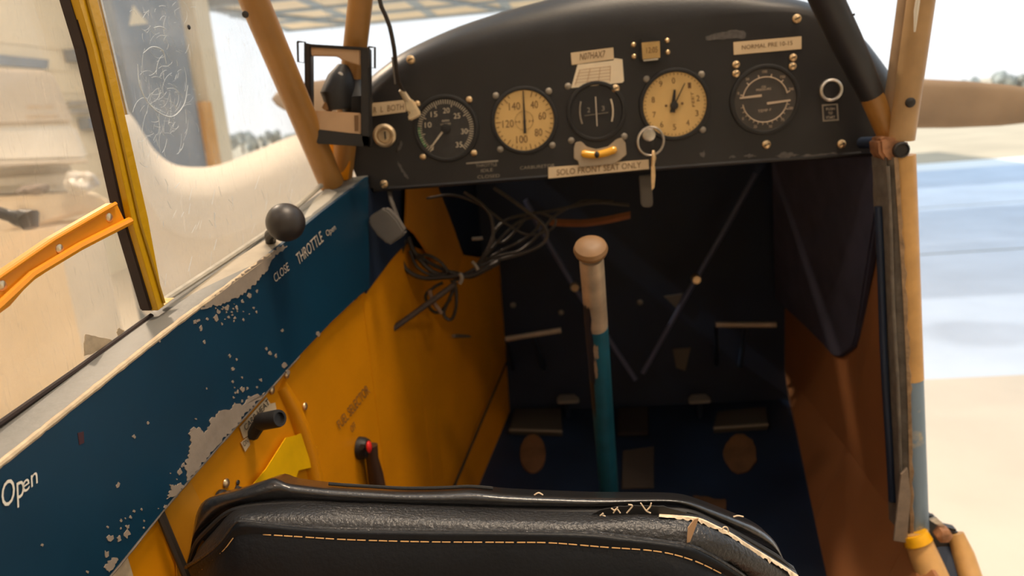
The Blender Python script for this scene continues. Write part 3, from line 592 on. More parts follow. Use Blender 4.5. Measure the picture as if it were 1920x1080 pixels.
# ================================================================== LEFT WINDOWS AND POSTS
GL = lambda x, y, o=0.0: WL(x, y, -SW+.004+o)
w1 = thing('window_1', GL(120, 700), kind='structure')
MB().slab([(-170, -480), (60, -480), (165, -60), (288, 588), (140, 692), (0, 790), (-170, 905)], GL, .003, off=-.004).build('pane', PANE1, w1, smooth=0)
MB().tube([GL(x, y, .002) for x, y in [(-170, 909), (0, 794), (140, 696), (284, 592)]], .0022, 8).build('pane_seal', SEAL, w1)
rl = MB().slab([(-170, 630), (-60, 560), (0, 515), (100, 446), (215, 379), (222, 382), (236, 412), (244, 418), (232, 430), (150, 470), (60, 530), (22, 574), (0, 590), (-60, 640), (-170, 720)], GL, .008, off=.010).build('window_rail', YEL, w1, smooth=0, bevel=.0015)
MB().tube([GL(x, y, .012) for x, y in [(-170, 707), (-60, 622), (0, 572), (60, 516), (150, 462), (244, 414)]], .0030, 8).build('rail_lip', YEL, rl)
MB().tube([GL(x, y, .012) for x, y in [(-170, 634), (-60, 563), (0, 519), (100, 450), (217, 382)]], .0016, 8).build('rail_lip', YEL, rl)
for x, y in [(204, 408), (111, 467), (3, 536)]: dome('rivet', GL(x, y, .0098), WN, .0036, BRASS, rl)
PT = [(2, -500), (112, -80), (133, 0), (160, 90), (200, 262), (235, 420), (283, 582)]; 
PTR = [(52, -500), (162, -80), (183, 0), (206, 90), (245, 262), (278, 410), (328, 562)]
w2 = thing('trim_4', GL(300, 570), kind='structure')
MB().slab([(x+14, y) for x, y in PT]+[(328, 558), (308, 572)]+PTR[::-1][1:], GL, .012, off=.014).build('window_post', YELP, w2, smooth=0, bevel=.003)
MB().slab([(x, y) for x, y in PT]+[(x+17, y) for x, y in PT[::-1]], GL, .010, off=.009).build('post_seal', SEAL, w2, smooth=0, bevel=.001)
MB().tube([GL(x, y, .0152) for x, y in [(140, -80), (164, 0), (188, 90), (228, 262), (262, 415), (308, 568)]], .0010, 6).build('post_crease', mat('olive_crease', (.36, .20, .004), .5), w2)
MB().tube([GL(x, y, .009) for x, y in [(164, -80), (187, 0), (210, 95), (238, 215)]], .0018, 8).build('bright_bead', STEEL, w2)
w3 = thing('window_2', GL(450, 460), kind='structure')
MB().slab([(40, -480), (340, -480), (470, -60), (506, 60), (600, 345), (560, 385), (500, 440), (420, 494), (330, 552), (290, 560)], GL, .003, off=-.005).build('pane', PANE2, w3, smooth=0)
MB().tube([GL(x, y, .003) for x, y in [(304, 566), (420, 490), (500, 436), (560, 384), (602, 348)]], .0028, 8).build('pane_seal', mat('pale_sealant', (.44, .40, .33), .6, var=.15, scale=80), w3)
for x, y in [(354, 51)]: dome('screw', GL(x, y, -.004), WN, .0022, DKM, w3)
# scuff loops rubbed into the plastic
SCU = mat('white_scuff', (.55, .60, .64), .7)
for i, pl in enumerate([[(262, 150), (270, 180), (292, 207), (322, 219), (345, 196), (352, 160)], [(268, 100), (285, 88), (305, 95), (312, 120)], [(258, 120), (262, 160), (280, 195), (310, 212)], [(288, 52), (300, 50), (312, 55)]]):
    MB().tube([GL(x, y, -.0035) for x, y in crv(pl, 24)], [.0002+.0003*math.sin(math.pi*k/23) for k in range(24)], 5).build('scuff_mark', SCU, w3)
mb = MB(); rgs = random.Random(21)
for k in range(170):
    cx, cy = rgs.gauss(306, 24), rgs.uniform(20, 285); r_ = rgs.uniform(4, 26); a0 = rgs.uniform(0, 6.28); da = rgs.uniform(.3, 1.5); st = rgs.uniform(1.0, 2.6)
    mb.tube([GL(cx+r_*math.cos(a0+da*q/7), cy+st*r_*math.sin(a0+da*q/7), -.0036) for q in range(8)], rgs.uniform(.00006, .00020), 4)
for k in range(60):
    x0, y0 = rgs.uniform(270, 570), rgs.uniform(330, 520); 
    if y0 > 545-.62*(x0-330): continue
    mb.tube([GL(x0, y0, -.0036), GL(x0+rgs.uniform(-9, 9), y0+rgs.uniform(8, 30), -.0036)], rgs.uniform(.00010, .00025), 4)
mb.build('fine_scratches', SCU, w3)['kind'] = 'stuff'
MB().slab(ragged([(158, 668), (160, 626), (186, 632), (212, 637), (200, 650), (176, 662)], 1.2, 26, 6), GL, .0006, off=-.003).build('tape_scrap', EDGE, w1, smooth=0)
MB().slab(ragged([(218, 622), (224, 615), (234, 620), (224, 632)], 1.0, 16, 2), GL, .0006, off=-.003).build('tape_scrap', EDGE, w1, smooth=0)
t3 = thing('trim_5', PY(620, 345, -.02), kind='structure')
MB().tube(upto([PY(447, -80, -.16), PY(476, 0, -.14), PY(548, 170, -.09), PY(622, 345, -.035)]), .0150, 20).build('diagonal_tube', AMB, t3)
dome('hole', PY(460, 27, -.160), A(.1, -1, 0), .0035, DKM, t3)
t4 = thing('trim_6', PY(640, 340, 0), kind='structure')
MB().tube(upto([PY(684, -80, -.07), PY(676, 0, -.06), PY(658, 160, -.03), PY(640, 335, 0.0)]), .0135, 20).build('windscreen_tube', AMB, t4)
MB().slab([(612, 262), (655, 268), (657, 300), (652, 338), (628, 338)], lambda x, y, o: PY(x, y, -.016), .004).build('gusset_plate', YEL, t4, bevel=.001)
dome('bolt', PY(636, 303, -.017), A(0, -1, 0), .0028, DKM, t4)

# windscreen
SIL = [(640, 215), (668, 178), (700, 144), (735, 116), (770, 92), (850, 55), (930, 27), (1000, 7), (1080, -12), (1200, -30), (1350, -28), (1440, -8), (1500, 4), (1545, 22), (1600, 62), (1640, 110), (1668, 150), (1685, 185)]
sil = crv(SIL, 60)
ws = thing('window_3', PY(1150, 0, 0), kind='structure')
rows = [[PY(x, y, .06) for x, y in sil], [PY(x, y, -.02)+A(0, 0, .10) for x, y in sil], [A(PY(x, y, 0)[0]*1.1, -.22, 2.02) for x, y in sil]]
mb = MB(); mb.grid(rows); mb.build('windscreen_pane', PANE3, ws, smooth=60)

# ================================================================== INSTRUMENT PANEL
ip = thing('instrument_panel', PY(1160, 320, 0), 'black instrument panel with five round dials and stuck-on labels', 'instrument panel')
ROLL_ = [(650, 260), (670, 225), (700, 182), (735, 148), (770, 128), (850, 102), (930, 86), (1000, 76), (1080, 66), (1200, 50), (1350, 32), (1440, 24), (1500, 28), (1545, 48), (1590, 85), (1625, 130), (1650, 170), (1665, 205)]
rol = crv(ROLL_, 60)
face = [(655, 300), (690, 354)]+[(800, 349), (1030, 335), (1300, 312), (1640, 285), (1668, 262)]
mb = MB(); rows = []
bot = crv([(652, 280), (670, 335), (700, 353), (800, 348), (1000, 333), (1200, 318), (1400, 303), (1600, 288), (1650, 280), (1667, 250)], 60)
for k in range(9): rows.append([PY(a[0]+(b[0]-a[0])*k/8, a[1]+(b[1]-a[1])*k/8, 0) for a, b in zip(bot, rol)])
b3 = [PY(x, y, 0) for x, y in rol]
for k in range(1, 9):
    th = math.pi/2*k/8; rr = []
    for p, (x, y) in zip(b3, sil):
        q = PY(x, y, .05); h = q-p; rr.append(A(p[0]+h[0]*math.sin(th), .05*(1-math.cos(th)), p[2]+h[2]*math.sin(th)))
    rows.append(rr)
top_row = rows[-1]
cxm = .02
for yy, s_ in [(.12, .985), (.25, .95), (.40, .90), (.56, .84)]:
    rows.append([A(cxm+yy*.1+(p[0]-cxm)*s_, yy, 1.45+(p[2]-1.45)*s_-.02*yy) for p in top_row])
mb.grid(rows[:17]); mb.build('panel_face', BLK, ip, smooth=50)
bc = MB(); bc.grid([[p+A(0, 0.001, 0) for p in rows[16]]]+rows[17:]); tag(bc.build('boot_cowl', BLK, smooth=60), 'black curved boot cowl running forward from the instrument panel', 'cowl')
nr = []
for yy, rx, rz, cz in [(.575, .27, .26, 1.44), (.62, .265, .25, 1.45), (.75, .22, .20, 1.50), (.85, .12, .12, 1.58), (.868, .065, .065, 1.60)]:
    nr.append([A(.02+yy*.13+rx*math.cos(a), yy, cz+rz*math.sin(a)) for a in [2*math.pi*k/32 for k in range(32)]])
tag(MB().grid(nr, True, True).build('nose_cowl', YEL, smooth=60), 'yellow rounded nose cowl behind the propeller', 'cowl')
MB().tube([PY(x, y, .002) for x, y in bot[6:-4]], .0030, 8).build('bottom_flange', BLK, ip)
MB().slab([(700, 353), (1640, 285), (1640, 290), (700, 360)], lambda x, y, o: PY(x, y, .004), .02).build('bottom_lip', BLK, ip, smooth=0)
PANN = A(0, -1, 0)
def screw(x, y, r, parent, mt=BRASS, slot=True):
    c = PAN(x, y, .0005); o = dome('screw', c, PANN, r, mt, parent, h=.5)
    if slot: MB().obox(c+PANN*r*.52, A(r*.6, 0, r*.25), PANN*.0003, A(-r*.05, 0, r*.12)).build('slot', DKM, o, smooth=0)
    return o
for x, y in [(770, 112), (1494, 35), (720, 345), (1437, 271), (1578, 270)]: screw(x, y, .0052, ip)
for x, y in [(1380, 121), (1380, 138), (1487, 108), (1486, 124)]: screw(x, y, .0045, ip)
GS = .0629/2
def gauge(name, px, py, label, face_m, R=.0351, screws=None, screw_m=BRASS, sr=.0040):
    g = MB().lathe([(R+.0052, .0003), (R+.0048, .0022), (R+.0028, .0030), (R+.0008, .0026), (R, .0008)], PAN(px, py, 0), PANN, 48).build(name, RUB, ip, label=label)
    MB().lathe([(R+.0005, .0002), (R+.0005, .0010), (R*.02, .0011)], PAN(px, py, 0), PANN, 48).build('dial_face', face_m, g)
    c = PAN(px, py, 0)
    for k, (a, b) in enumerate([(-1, 1), (1, 1), (-1, -1), (1, -1)]):
        if screws is None or k in screws:
            o = dome('screw', c+A(a*GS, -.0005, b*GS), PANN, sr, screw_m, g, h=.5)
    return g, c
def ticks(g, c, r0, r1, a0, a1, n, mt, wd=.0006, name='tick_marks', major=0, rmaj=None):
    mb = MB()
    for k in range(n):
        a = math.radians(a0+(a1-a0)*k/(n-1)); u = A(math.sin(a), 0, math.cos(a)); v = A(math.cos(a), 0, -math.sin(a)); ra = rmaj if (major and k % major == 0) else r0
        mb.obox(c+u*(ra+r1)/2+PANN*.0013, u*(r1-ra)/2, v*wd, PANN*.0002)
    return mb.build(name, mt, g, smooth=0)
def numeral(g, s_, x, y, h, mt, wf=.62, parent=None):
    wd = h*wf*len(s_); return text('numeral', s_, PAN, (x-wd/2, y+h/2+wd*.04), (x+wd/2, y+h/2-wd*.04), (-h*.05, -h), mt, g, off=.0014)
def needle(g, c0, c1, w0, w1, mt, h=.0022, name='needle'):
    p, q = PAN(*c0, h), PAN(*c1, h); d = unit(q-p); n = np.cross(d, PANN)
    return MB().add([p-n*w0, p+n*w0, q+n*w1, q-n*w1, p-n*w0+PANN*.0006, p+n*w0+PANN*.0006, q+n*w1+PANN*.0006, q-n*w1+PANN*.0006], [(0, 1, 2, 3), (7, 6, 5, 4), (0, 4, 5, 1), (1, 5, 6, 2), (2, 6, 7, 3), (3, 7, 4, 0)]).build(name, mt, g, smooth=0)
# tachometer
CRM2 = mat('cream_numerals', (.62, .52, .38), .6)
g, c = gauge('tachometer', 836, 241, 'black-faced tachometer dial', GAUGE)
ticks(g, c, .029, .034, -140, 140, 57, CRM2, .0004, major=8, rmaj=.026)
mb = MB(); 
for k in range(12):
    a = math.radians(-125+40*k/11); u = A(math.sin(a), 0, math.cos(a)); v = A(math.cos(a), 0, -math.sin(a)); mb.obox(c+u*.0325+PANN*.0014, u*.0012, v*.0005, PANN*.0002)
mb.build('green_arc', GREEN, g, smooth=0)
for s_, x, y in [('5', 810, 277), ('10', 803, 234), ('15', 814, 214), ('20', 837, 207), ('25', 857, 217), ('30', 871, 246), ('35', 861, 271)]: numeral(g, s_, x, y, 10, CRM2)
text('legend', 'RPM', PAN, (829, 229), (842, 228), (0, -4), CRM2, g, off=.0014); text('legend', 'HUNDREDS', PAN, (826, 235), (845, 233), (0, -3), CRM2, g, off=.0014)
needle(g, (830, 247), (810, 274), .0012, .0008, CRM2); MB().lathe([(.006, .0012), (.0055, .0035), (.001, .004)], c, PANN, 20).build('needle_hub', RUB, g)
# airspeed
g, c = gauge('airspeed_indicator', 983, 226, 'cream-faced airspeed dial numbered 40 to 140', CREAM, screw_m=GREYM)
ticks(g, c, .031, .0345, 20, 330, 32, INKB, .0004, major=5, rmaj=.028)
for s_, x, y in [('40', 1002, 196), ('60', 1017, 217), ('80', 1010, 248), ('100', 979, 261), ('120', 953, 232), ('140', 965, 199)]: numeral(g, s_, x, y, 14, INKB, .5)
text('legend', 'M P H', PAN, (966, 232), (1000, 229), (0, -5), INKB, g, off=.0014); ticks(g, c, .0105, .0112, 0, 360, 40, INKB, .0004, 'sub_ring')
needle(g, (984.5, 250), (981, 170), .0016, .0005, DKM)
# turn coordinator with ball
g, c = gauge('turn_indicator', 1118, 209, 'dark turn indicator with vertical pointer', RUB, R=.030, screws=(0, 2, 3), screw_m=GREYM)
screw(1154, 166, .0050, g)
MB().obox(c+PANN*.0016, A(.0006, 0, 0), A(0, 0, .017), PANN*.0003).build('pointer', FADED, g, smooth=0)
MB().obox(c+PANN*.0016-A(0, 0, .003), A(.014, 0, .0008), A(0, 0, .0003), PANN*.0003).build('bar', GREYM, g, smooth=0)
for sgn, mt in ((-1, GREYM), (1, CRM2)):
    MB().tube([c+A(sgn*(.0195-.002*(t_*t_)), -.0020, t_*.013) for t_ in (-1, -.5, 0, .5, 1)], .0011, 6).build('side_mark', mt, g)
numeral(g, '2', 1104, 206, 9, GREYM); numeral(g, '3', 1131, 203, 9, GREYM)
sl_ = MB().slab([(1076, 278), (1079, 267), (1090, 265), (1100, 275), (1118, 280), (1140, 275), (1155, 262), (1165, 258), (1173, 268), (1175, 290), (1163, 300), (1150, 308), (1086, 314), (1084, 302), (1076, 298)], PAN, .004, off=.005).build('slip_ball', mat('grey_slip_housing', (.40, .31, .21), .5, var=.1, scale=60), ip, bevel=.0008, label='grey slip-ball housing with amber tube')
MB().tube([PAN(x, y, .006) for x, y in crv([(1090, 287), (1105, 290), (1120, 290), (1138, 286), (1156, 279)], 16)], [.0025]+[.0045]*14+[.0025], 12).build('amber_tube', AMBG, sl_)
MB().sphere(PAN(1119, 290, .0075), .0042, 14).build('ball', RUB, sl_)
# altimeter
g, c = gauge('altimeter', 1265, 196, 'cream-faced altimeter dial numbered zero to nine', CREAM, R=.0365, screws=(0, 1, 3), screw_m=GREYM)
ticks(g, c, .0335, .0358, 0, 360, 51, INKB, .0003)
for s_, x, y in [('0', 1263, 151), ('9', 1239, 157), ('8', 1225, 187), ('7', 1227, 215), ('6', 1241, 233), ('5', 1265, 238), ('4', 1290, 230), ('3', 1307, 212), ('2', 1309, 184), ('1', 1293, 160)]: numeral(g, s_, x, y, 11, INKB, .55)
needle(g, (1261, 211), (1265, 168), .0030, .0012, DKM); needle(g, (1263, 200), (1284, 156), .0009, .0005, DKM, .0032)
MB().lathe([(.005, .0012), (.0045, .0042), (.001, .0046)], PAN(1264, 198, 0), PANN, 16).build('needle_hub', DKM, g)
for x, y in [(1249, 198), (1279, 194)]: dome('dot', PAN(x, y, .0011), PANN, .0016, INKB, g)
text('legend', 'FEET', PAN, (1303, 200), (1300, 172), (-5, 0), INKB, g, off=.0014)
# dual gauge
g, c = gauge('dual_gauge', 1434, 187, 'dark dual gauge with two pale arcs and two needles', mat('dual_face', (.052, .044, .038), .5, var=.1, scale=80), R=.0351, screws=())
ARC = mat('pale_arc', (.55, .42, .30), .6)
for a0, a1 in ((-80, 78), (100, 262)):
    MB().tube([c+A(math.sin(a)*.0255, -.0014, math.cos(a)*.0255) for a in [math.radians(a0+(a1-a0)*k/30) for k in range(31)]], .0007, 6).build('scale_arc', ARC, g)
ticks(g, c, .0255, .029, -75, 75, 6, ARC, .0006); ticks(g, c, .0255, .0285, 105, 255, 14, ARC, .0004)
for s_, ang in [('0', -72), ('50', -38), ('100', 0), ('150', 40), ('200', 72), ('100', 112), ('75', 140), ('50', 168), ('25', 200), ('0', 232)]:
    a = math.radians(ang); d = c+A(math.sin(a)*.0315, 0, math.cos(a)*.0315); dd = d-CAM; zz = dd@AF; numeral(g, s_, 960+F*(dd@AR)/zz, 540-F*(dd@AU)/zz, 5, ARC, .6)
needle(g, (1387, 184), (1428, 179), .0010, .0014, ARC); needle(g, (1438, 194), (1482, 188), .0014, .0010, ARC)
text('legend', 'OIL', PAN, (1428, 165), (1437, 164), (0, -4), ARC, g, off=.0014); text('legend', 'PRESSURE', PAN, (1418, 171), (1446, 168), (0, -4), ARC, g, off=.0014); text('legend', 'TEMP F', PAN, (1421, 211), (1446, 208), (0, -5), ARC, g, off=.0014)
# ignition switch, starter button, clock
g = MB().lathe([(.0140, .0003), (.0140, .0040), (.0115, .0055), (.0095, .0050), (.0090, .0020), (.0075, .0020), (.007, .0045), (.001, .0048)], PAN(722, 254, 0), PANN, 32).build('ignition_switch', mat('brass_ring', (.72, .56, .36), .35, .8, var=.15, scale=120), ip, label='round brass ignition key switch')
MB().obox(PAN(722, 254, .0052), A(.0008, 0, .001), A(0, 0, .0045), PANN*.0004).build('key_slot', DKM, g, smooth=0)
g = MB().lathe([(.0130, .0003), (.0128, .0040), (.0110, .0050), (.0098, .0045), (.0095, .0010)], PAN(1557, 169, 0), PANN, 32).build('starter_button', STEEL, ip, label='steel-ringed dark push button')
MB().lathe([(.0094, .0005), (.0090, .0025), (.001, .0032)], PAN(1557, 169, 0), PANN, 24).build('button_cap', RUB, g)
g = MB().slab([(1541, 196), (1571, 194), (1573, 226), (1543, 228)], PAN, .001, off=.0012).build('starter_placard', GREYM, ip, smooth=0, label='small square placard under the push button')
MB().slab([(1544, 199), (1568, 197), (1570, 223), (1546, 225)], PAN, .001, off=.0016).build('placard_face', BLK, g, smooth=0)
for s_, yy, a, b in [('PUSH', 207, 1549, 1565), ('TO', 215, 1553, 1561), ('START', 223, 1549, 1566)]: text('lettering', s_, PAN, (a, yy), (b, yy-1), (0, -5), FADED, g, off=.0024)
g = MB().slab([(1200, 72), (1238, 70), (1242, 110), (1238, 116), (1206, 118), (1200, 112)], PAN, .006, off=.008).build('panel_clock', RUB, ip, bevel=.0015, label='small square clock with amber display')
MB().slab([(1203, 80), (1237, 77), (1238, 108), (1205, 111)], PAN, .0006, off=.0085).build('display', mat('amber_display', (.52, .33, .12), .3, var=.12, scale=90), g, smooth=0)
text('digits', '12:05', PAN, (1212, 100), (1233, 98), (0, -11), INKB, g, off=.0090)
MB().slab([(1206, 112), (1234, 109), (1234, 112), (1207, 115)], PAN, .0005, off=.0086).build('clock_trim', STEEL, g, smooth=0)
for x, y in [(1188, 84), (1189, 106), (1251, 76), (1252, 98)]: dome('screw', PAN(x, y, .0005), PANN, .0030, BRASS, ip, h=.6)
# labels stuck on the panel
def sticker(nm, pix, s_, p0, p1, up, lab, mt=TAPE, ink=INKB):
    o = MB().slab(pix, PAN, .0012, off=.0016).build(nm, mt, ip, smooth=0, bevel=.0003, label=lab); text('lettering', s_, PAN, p0, p1, up, ink, o, off=.0022); return o
sticker('label_strip', [(1070, 99), (1150, 89), (1151, 111), (1072, 122)], 'N07HAX7', (1087, 113), (1134, 107), (1, -13), 'cream strip label with registration letters')
sticker('label_strip', [(1375, 79), (1503, 68), (1503, 92), (1376, 103)], 'NORMAL PRE 10-15', (1391, 93), (1486, 84), (0, -8), 'cream strip label above the dual gauge')
sticker('label_strip', [(1028, 314), (1216, 299), (1217, 317), (1028, 335)], 'SOLO FRONT SEAT ONLY', (1044, 329), (1202, 314), (0, -11), 'long cream strip label along the bottom edge')
sticker('label_strip', [(694, 194), (760, 187), (761, 210), (696, 218)], 'R  L  BOTH', (700, 212), (757, 205), (0, -11), 'cream strip label above the ignition switch')
g = MB().slab([(1083, 121), (1150, 113), (1152, 109), (1167, 111), (1170, 152), (1167, 155), (1071, 165)], PAN, .001, off=.0014).build('paper_card', PAPER, ip, smooth=0, label='cream paper card with a small printed table')
for k in range(5): MB().slab([(1085-2*k, 131+6*k), (1144, 124+6*k), (1144, 124.8+6*k), (1085-2*k, 131.8+6*k)], PAN, .0002, off=.0017).build('table_rule', CARD, g, smooth=0)
for k in range(4): MB().slab([(1086+19*k-8*(1-k/3), 160-k*2.5), (1087+19*k-8*(1-k/3), 160-k*2.5), (1088+19*k, 131-k*2.4), (1087+19*k, 131-k*2.4)], PAN, .0002, off=.0017).build('table_rule', CARD, g, smooth=0)
for s_, yy, a, b, dy in [('THROTTLE', 314, 892, 932, 3), ('IDLE', 323, 902, 924, 2), ('CLOSED', 335, 895, 937, 3), ('CARBURETOR', 318, 975, 1040, 5)]: text('engraved_text', s_, PAN, (a, yy), (b, yy-dy), (0, -6), GREYM, ip, off=.0006)
MB().slab([(874, 305), (934, 300), (934, 303), (874, 308)], PAN, .0004, off=.0008).build('scratch', GREYM, ip, smooth=0)
SCR = mat('scuffed_paint', (.09, .08, .075), .6, var=.3, scale=200)
for i, pix in enumerate([[(1322, 68), (1345, 62), (1380, 55), (1397, 58), (1400, 72), (1360, 74), (1325, 76)], [(1455, 292), (1470, 284), (1500, 290), (1470, 298)], [(1500, 291), (1570, 286), (1570, 289), (1500, 294)], [(1395, 292), (1404, 289), (1420, 292), (1405, 296)], [(1368, 296), (1374, 290), (1380, 296)], [(1312, 286), (1322, 283), (1321, 294), (1314, 294)], [(745, 300), (752, 312), (768, 335), (762, 335), (748, 315)], [(750, 282), (756, 270), (752, 262), (742, 285)]]):
    MB().slab(ragged(pix, 1.6, 26, i), PAN, .0003, off=.0006).build('scuff', SCR, ip, smooth=0)
mb = MB(); 
mb.lathe([(.0075, 0), (.0075, .012), (.005, .013), (.001, .013)], PAN(1215, 252, 0), PANN, 20).build('lock_barrel', STEEL, ip, label='key lock under the altimeter')

# key ring hanging from the lock
kr = thing('key_ring', PAN(1222, 355, .02), 'steel split ring with one key hanging from panel lock under the altimeter', 'keys')
rc = PAN(1220, 265, .014); mb = MB()
mb.tube([rc+A(math.sin(a)*.0150, -.003*math.cos(a), math.cos(a)*.0165) for a in [2*math.pi*k/36 for k in range(37)]], .0014, 8, cap=False).build('split_ring', STEEL, kr)
MB().tube([PAN(1225, 282, .018), PAN(1226, 296, .020), PAN(1224, 312, .020)], [.0016, .0030, .0018], 8).build('key_bow', BRASS, kr)
MB().slab([(1221, 310), (1228, 310), (1229, 330), (1227, 352), (1222, 357), (1221, 335)], PAN, .0018, off=.021).build('key_blade', BRASS, kr, bevel=.0004)

# ================================================================== LOOSE AND MOUNTED THINGS
# open black frame mounted on the windscreen tube
MF = lambda x, y, o=0.0: PY(x, y, -.075-o)
dm = thing('card_holder', MF(630, 270), 'open black card holder with tan strips mounted on the left windscreen tube', 'holder')
def bar(pix, nm='frame_bar', t=.012, off=0.0, mt=BLK, bv=.0012): return MB().slab(pix, MF, t, off=off).build(nm, mt, dm, bevel=bv)
bar([(570, 80), (582, 82), (583, 255), (574, 268), (571, 268)]); bar([(676, 88), (692, 90), (694, 276), (680, 276), (677, 262)])
bar([(571, 240), (694, 254), (694, 276), (571, 268)]); 
bar([(580, 82), (676, 90), (675, 123), (640, 112), (632, 106), (582, 105)], 'tan_strip', .006, -.002, CARD); bar([(581, 207), (676, 212), (676, 253), (582, 246)], 'tan_strip', .006, -.002, CARD)
bar([(575, 82), (676, 88), (690, 92), (690, 97), (676, 94), (575, 88)], 'frame_bar', .010, .001, BLK)
for pp in ([(557, 77), (573, 79), (573, 118), (569, 120), (558, 117)], [(690, 87), (704, 89), (704, 132), (701, 130), (691, 127)]):
    x0, y0 = pp[0]; x1 = pp[1][0]; y1 = pp[3][1]-2
    MB().tube([MF(x, y) for x, y in [(x0+1, y0+1), (x1-1, y0+2), (x1-1, y1), (x0+2, y1-2), (x0+1, y0+1)]], .0013, 6).build('strap_lug', BLK, dm)
# clamp between frame and tube
mb = MB(); mb.tube([PY(636, 205, -.055), PY(632, 178, -.055), PY(640, 150, -.050), PY(646, 125, -.045)], [.014, .019, .016, .008], 12).build('clamp_body', RUB, dm)
MB().tube([PY(612, 205, -.06), PY(626, 180, -.062), PY(640, 165, -.05)], [.006, .007, .006], 10).build('clamp_screw', WOOD, dm)
dome('clamp_bolt', PY(638, 141, -.062), PANN, .0035, STEEL, dm)
MB().tube([PY(660, 160, -.03), PY(668, 190, -.04), PY(668, 225, -.04)], [.017, .020, .012], 12).build('clamp_jaw', RUB, dm)
MB().slab([(664, 216), (672, 216), (672, 246), (665, 246)], MF, .0005, off=-.0014).build('ink_stain', INKB, dm, smooth=0)

# cable with plug hanging in front of the panel
ac = thing('antenna_cable', PAN(770, 225, .03), 'dark cable with tan plug hanging down across the windscreen', 'cable')
pts = crv([(640, -420, .20), (685, -160, .12), (712, 0, .085), (728, 40, .075), (738, 85, .065), (742, 120, .055), (746, 150, .045), (757, 172, .035)], 30)
MB().tube([PAN(x, y, o) for x, y, o in pts], .0024, 10).build('cord', CABD, ac)
MB().tube([PAN(x-3, y+22, o+.004) for x, y, o in crv([(738, 85, .062), (741, 110, .055), (744, 135, .046)], 8)], .0009, 6).build('glint_wire', STEEL, ac)
MB().tube([PAN(752, 168, .036), PAN(762, 185, .032), PAN(766, 190, .030)], [.0034, .0040, .0040], 10).build('sleeve', EDGE, ac)
MB().slab([(757, 188), (766, 184), (776, 190), (780, 200), (788, 213), (787, 218), (768, 227), (763, 222), (767, 212), (760, 206)], PAN, .008, off=.034).build('plug', mat('tan_plug', (.62, .47, .28), .5, var=.15, scale=120), ac, bevel=.0015)

# throttle lever
tl = thing('throttle_lever', WL(508, 455, .0), 'round black throttle knob on a short arm above the left sill', 'lever')
MB().sphere(WL(535.5, 417, .022), .0178, 32).build('knob', mat('black_knob', (.030, .024, .021), .42, var=.1, scale=30), tl)
MB().tube([SP(508, 456, .0), WL(507, 440, -.004), WL(517, 430, .008)], [.0050, .0055, .0050], 10).build('arm', DKM, tl)
# heat lever
hl = thing('heat_control_lever', WL(482, 815), 'black lever with a cylindrical grip beside the heat stickers', 'lever')
MB().tube([WL(474, 816, -.001), WL(481, 803, .006), WL(490, 790, .012)], [.0055, .0060, .0060], 10).build('arm', RUB, hl)
hA, hB = WL(487, 791, .010), WL(525, 784, .034)
ax = hB-hA; L = np.linalg.norm(ax); MB().lathe([(.0030, -.001), (.0072, 0), (.0078, .002), (.0078, L-.002), (.0072, L), (.0052, L), (.0050, L-.003), (.001, L-.003)], hA, ax, 24).build('grip', RUB, hl)
# fuel selector
fs = thing('fuel_selector', WL(690, 880), 'dark fuel selector handle with a red dot on the yellow side wall', 'lever')
MB().lathe([(.0135, 0), (.0130, .006), (.0105, .011), (.006, .013), (.001, .0135)], WL(674, 840, -.003), WN, 20).build('pivot_knob', RUB, fs)
MB().tube([WL(678, 838, .008), WL(694, 840, .012)], .0035, 8).build('spindle', DKM, fs)
MB().sphere(WL(692, 838, .017), .0052, 16, (.6, 1, 1.4)).build('red_dot', RED, fs)
MB().tube([WL(695, 835, .010), WL(698, 860, .010), WL(704, 890, .010), WL(716, 960, .008)], [.0085, .0075, .0095, .011], 12).build('handle', mat('dark_brown_handle', (.05, .022, .010), .5), fs)
# trim crank partly hidden by the seat
tcv = thing('trim_crank', WL(415, 915), 'small dark round crank partly hidden behind the seat back', 'crank')
MB().lathe([(.008, 0), (.008, .003), (.006, .005), (.001, .0055)], WL(412, 936, -.003), WN, 24).build('crank_disc', RUB, tcv)
MB().tube([WL(418, 930, .002), WL(440, 925, .003), WL(447, 912, .004)], .0022, 8).build('crank_arm', DKM, tcv)
# rivets near crank are on the wall

# small grey box under the panel
gb = lambda x, y, o=0.0: PY(x, y, -.035-o)
bx_ = thing('junction_box', gb(725, 460), 'small grey rounded junction box hanging under the left end of the panel', 'box')
MB().slab([(689, 412), (697, 403), (718, 390), (728, 394), (745, 412), (759, 435), (757, 442), (732, 459), (726, 459), (706, 442), (694, 425)], gb, .016).build('box_body', mat('box_grey', (.13, .115, .10), .5, var=.1, scale=40), bx_, bevel=.003)
MB().tube([gb(750, 425, -.01), gb(742, 400, -.02), gb(733, 375, -.035), gb(728, 345, -.05)], .003, 8).build('box_lead', CABLE, bx_)

# control stick
cs0, cs1 = DP(1107, 462, .80), None
bt = FZ(1146, 975); 
cs = thing('control_stick', bt, 'control stick with turned wooden knob, bare grip and blue shaft between the pedals', 'control stick')
def sp(t): return cs0+(bt-cs0)*t
sd = unit(bt-cs0)
rt = lambda py: (py-462.)/(975-462)
def stick_pt(py): 
    lo, hi = 0., 1.
    for _ in range(40):
        mid_ = (lo+hi)/2; dd = sp(mid_)-CAM; y_ = 540-F*(dd@AU)/(dd@AF)
        if y_ < py: lo = mid_
        else: hi = mid_
    return sp((lo+hi)/2)
MB().lathe([(.004, -.0070), (.0115, -.0064), (.0170, -.0030), (.0187, .0015), (.0175, .0060), (.0138, .0090), (.012, .0100)], stick_pt(465), sd, 32).build('knob', WOOD, cs)
MB().lathe([(.0125, 0), (.0134, .004), (.0136, np.linalg.norm(stick_pt(612)-stick_pt(484)))], stick_pt(484), sd, 28).build('grip', GRIP, cs)
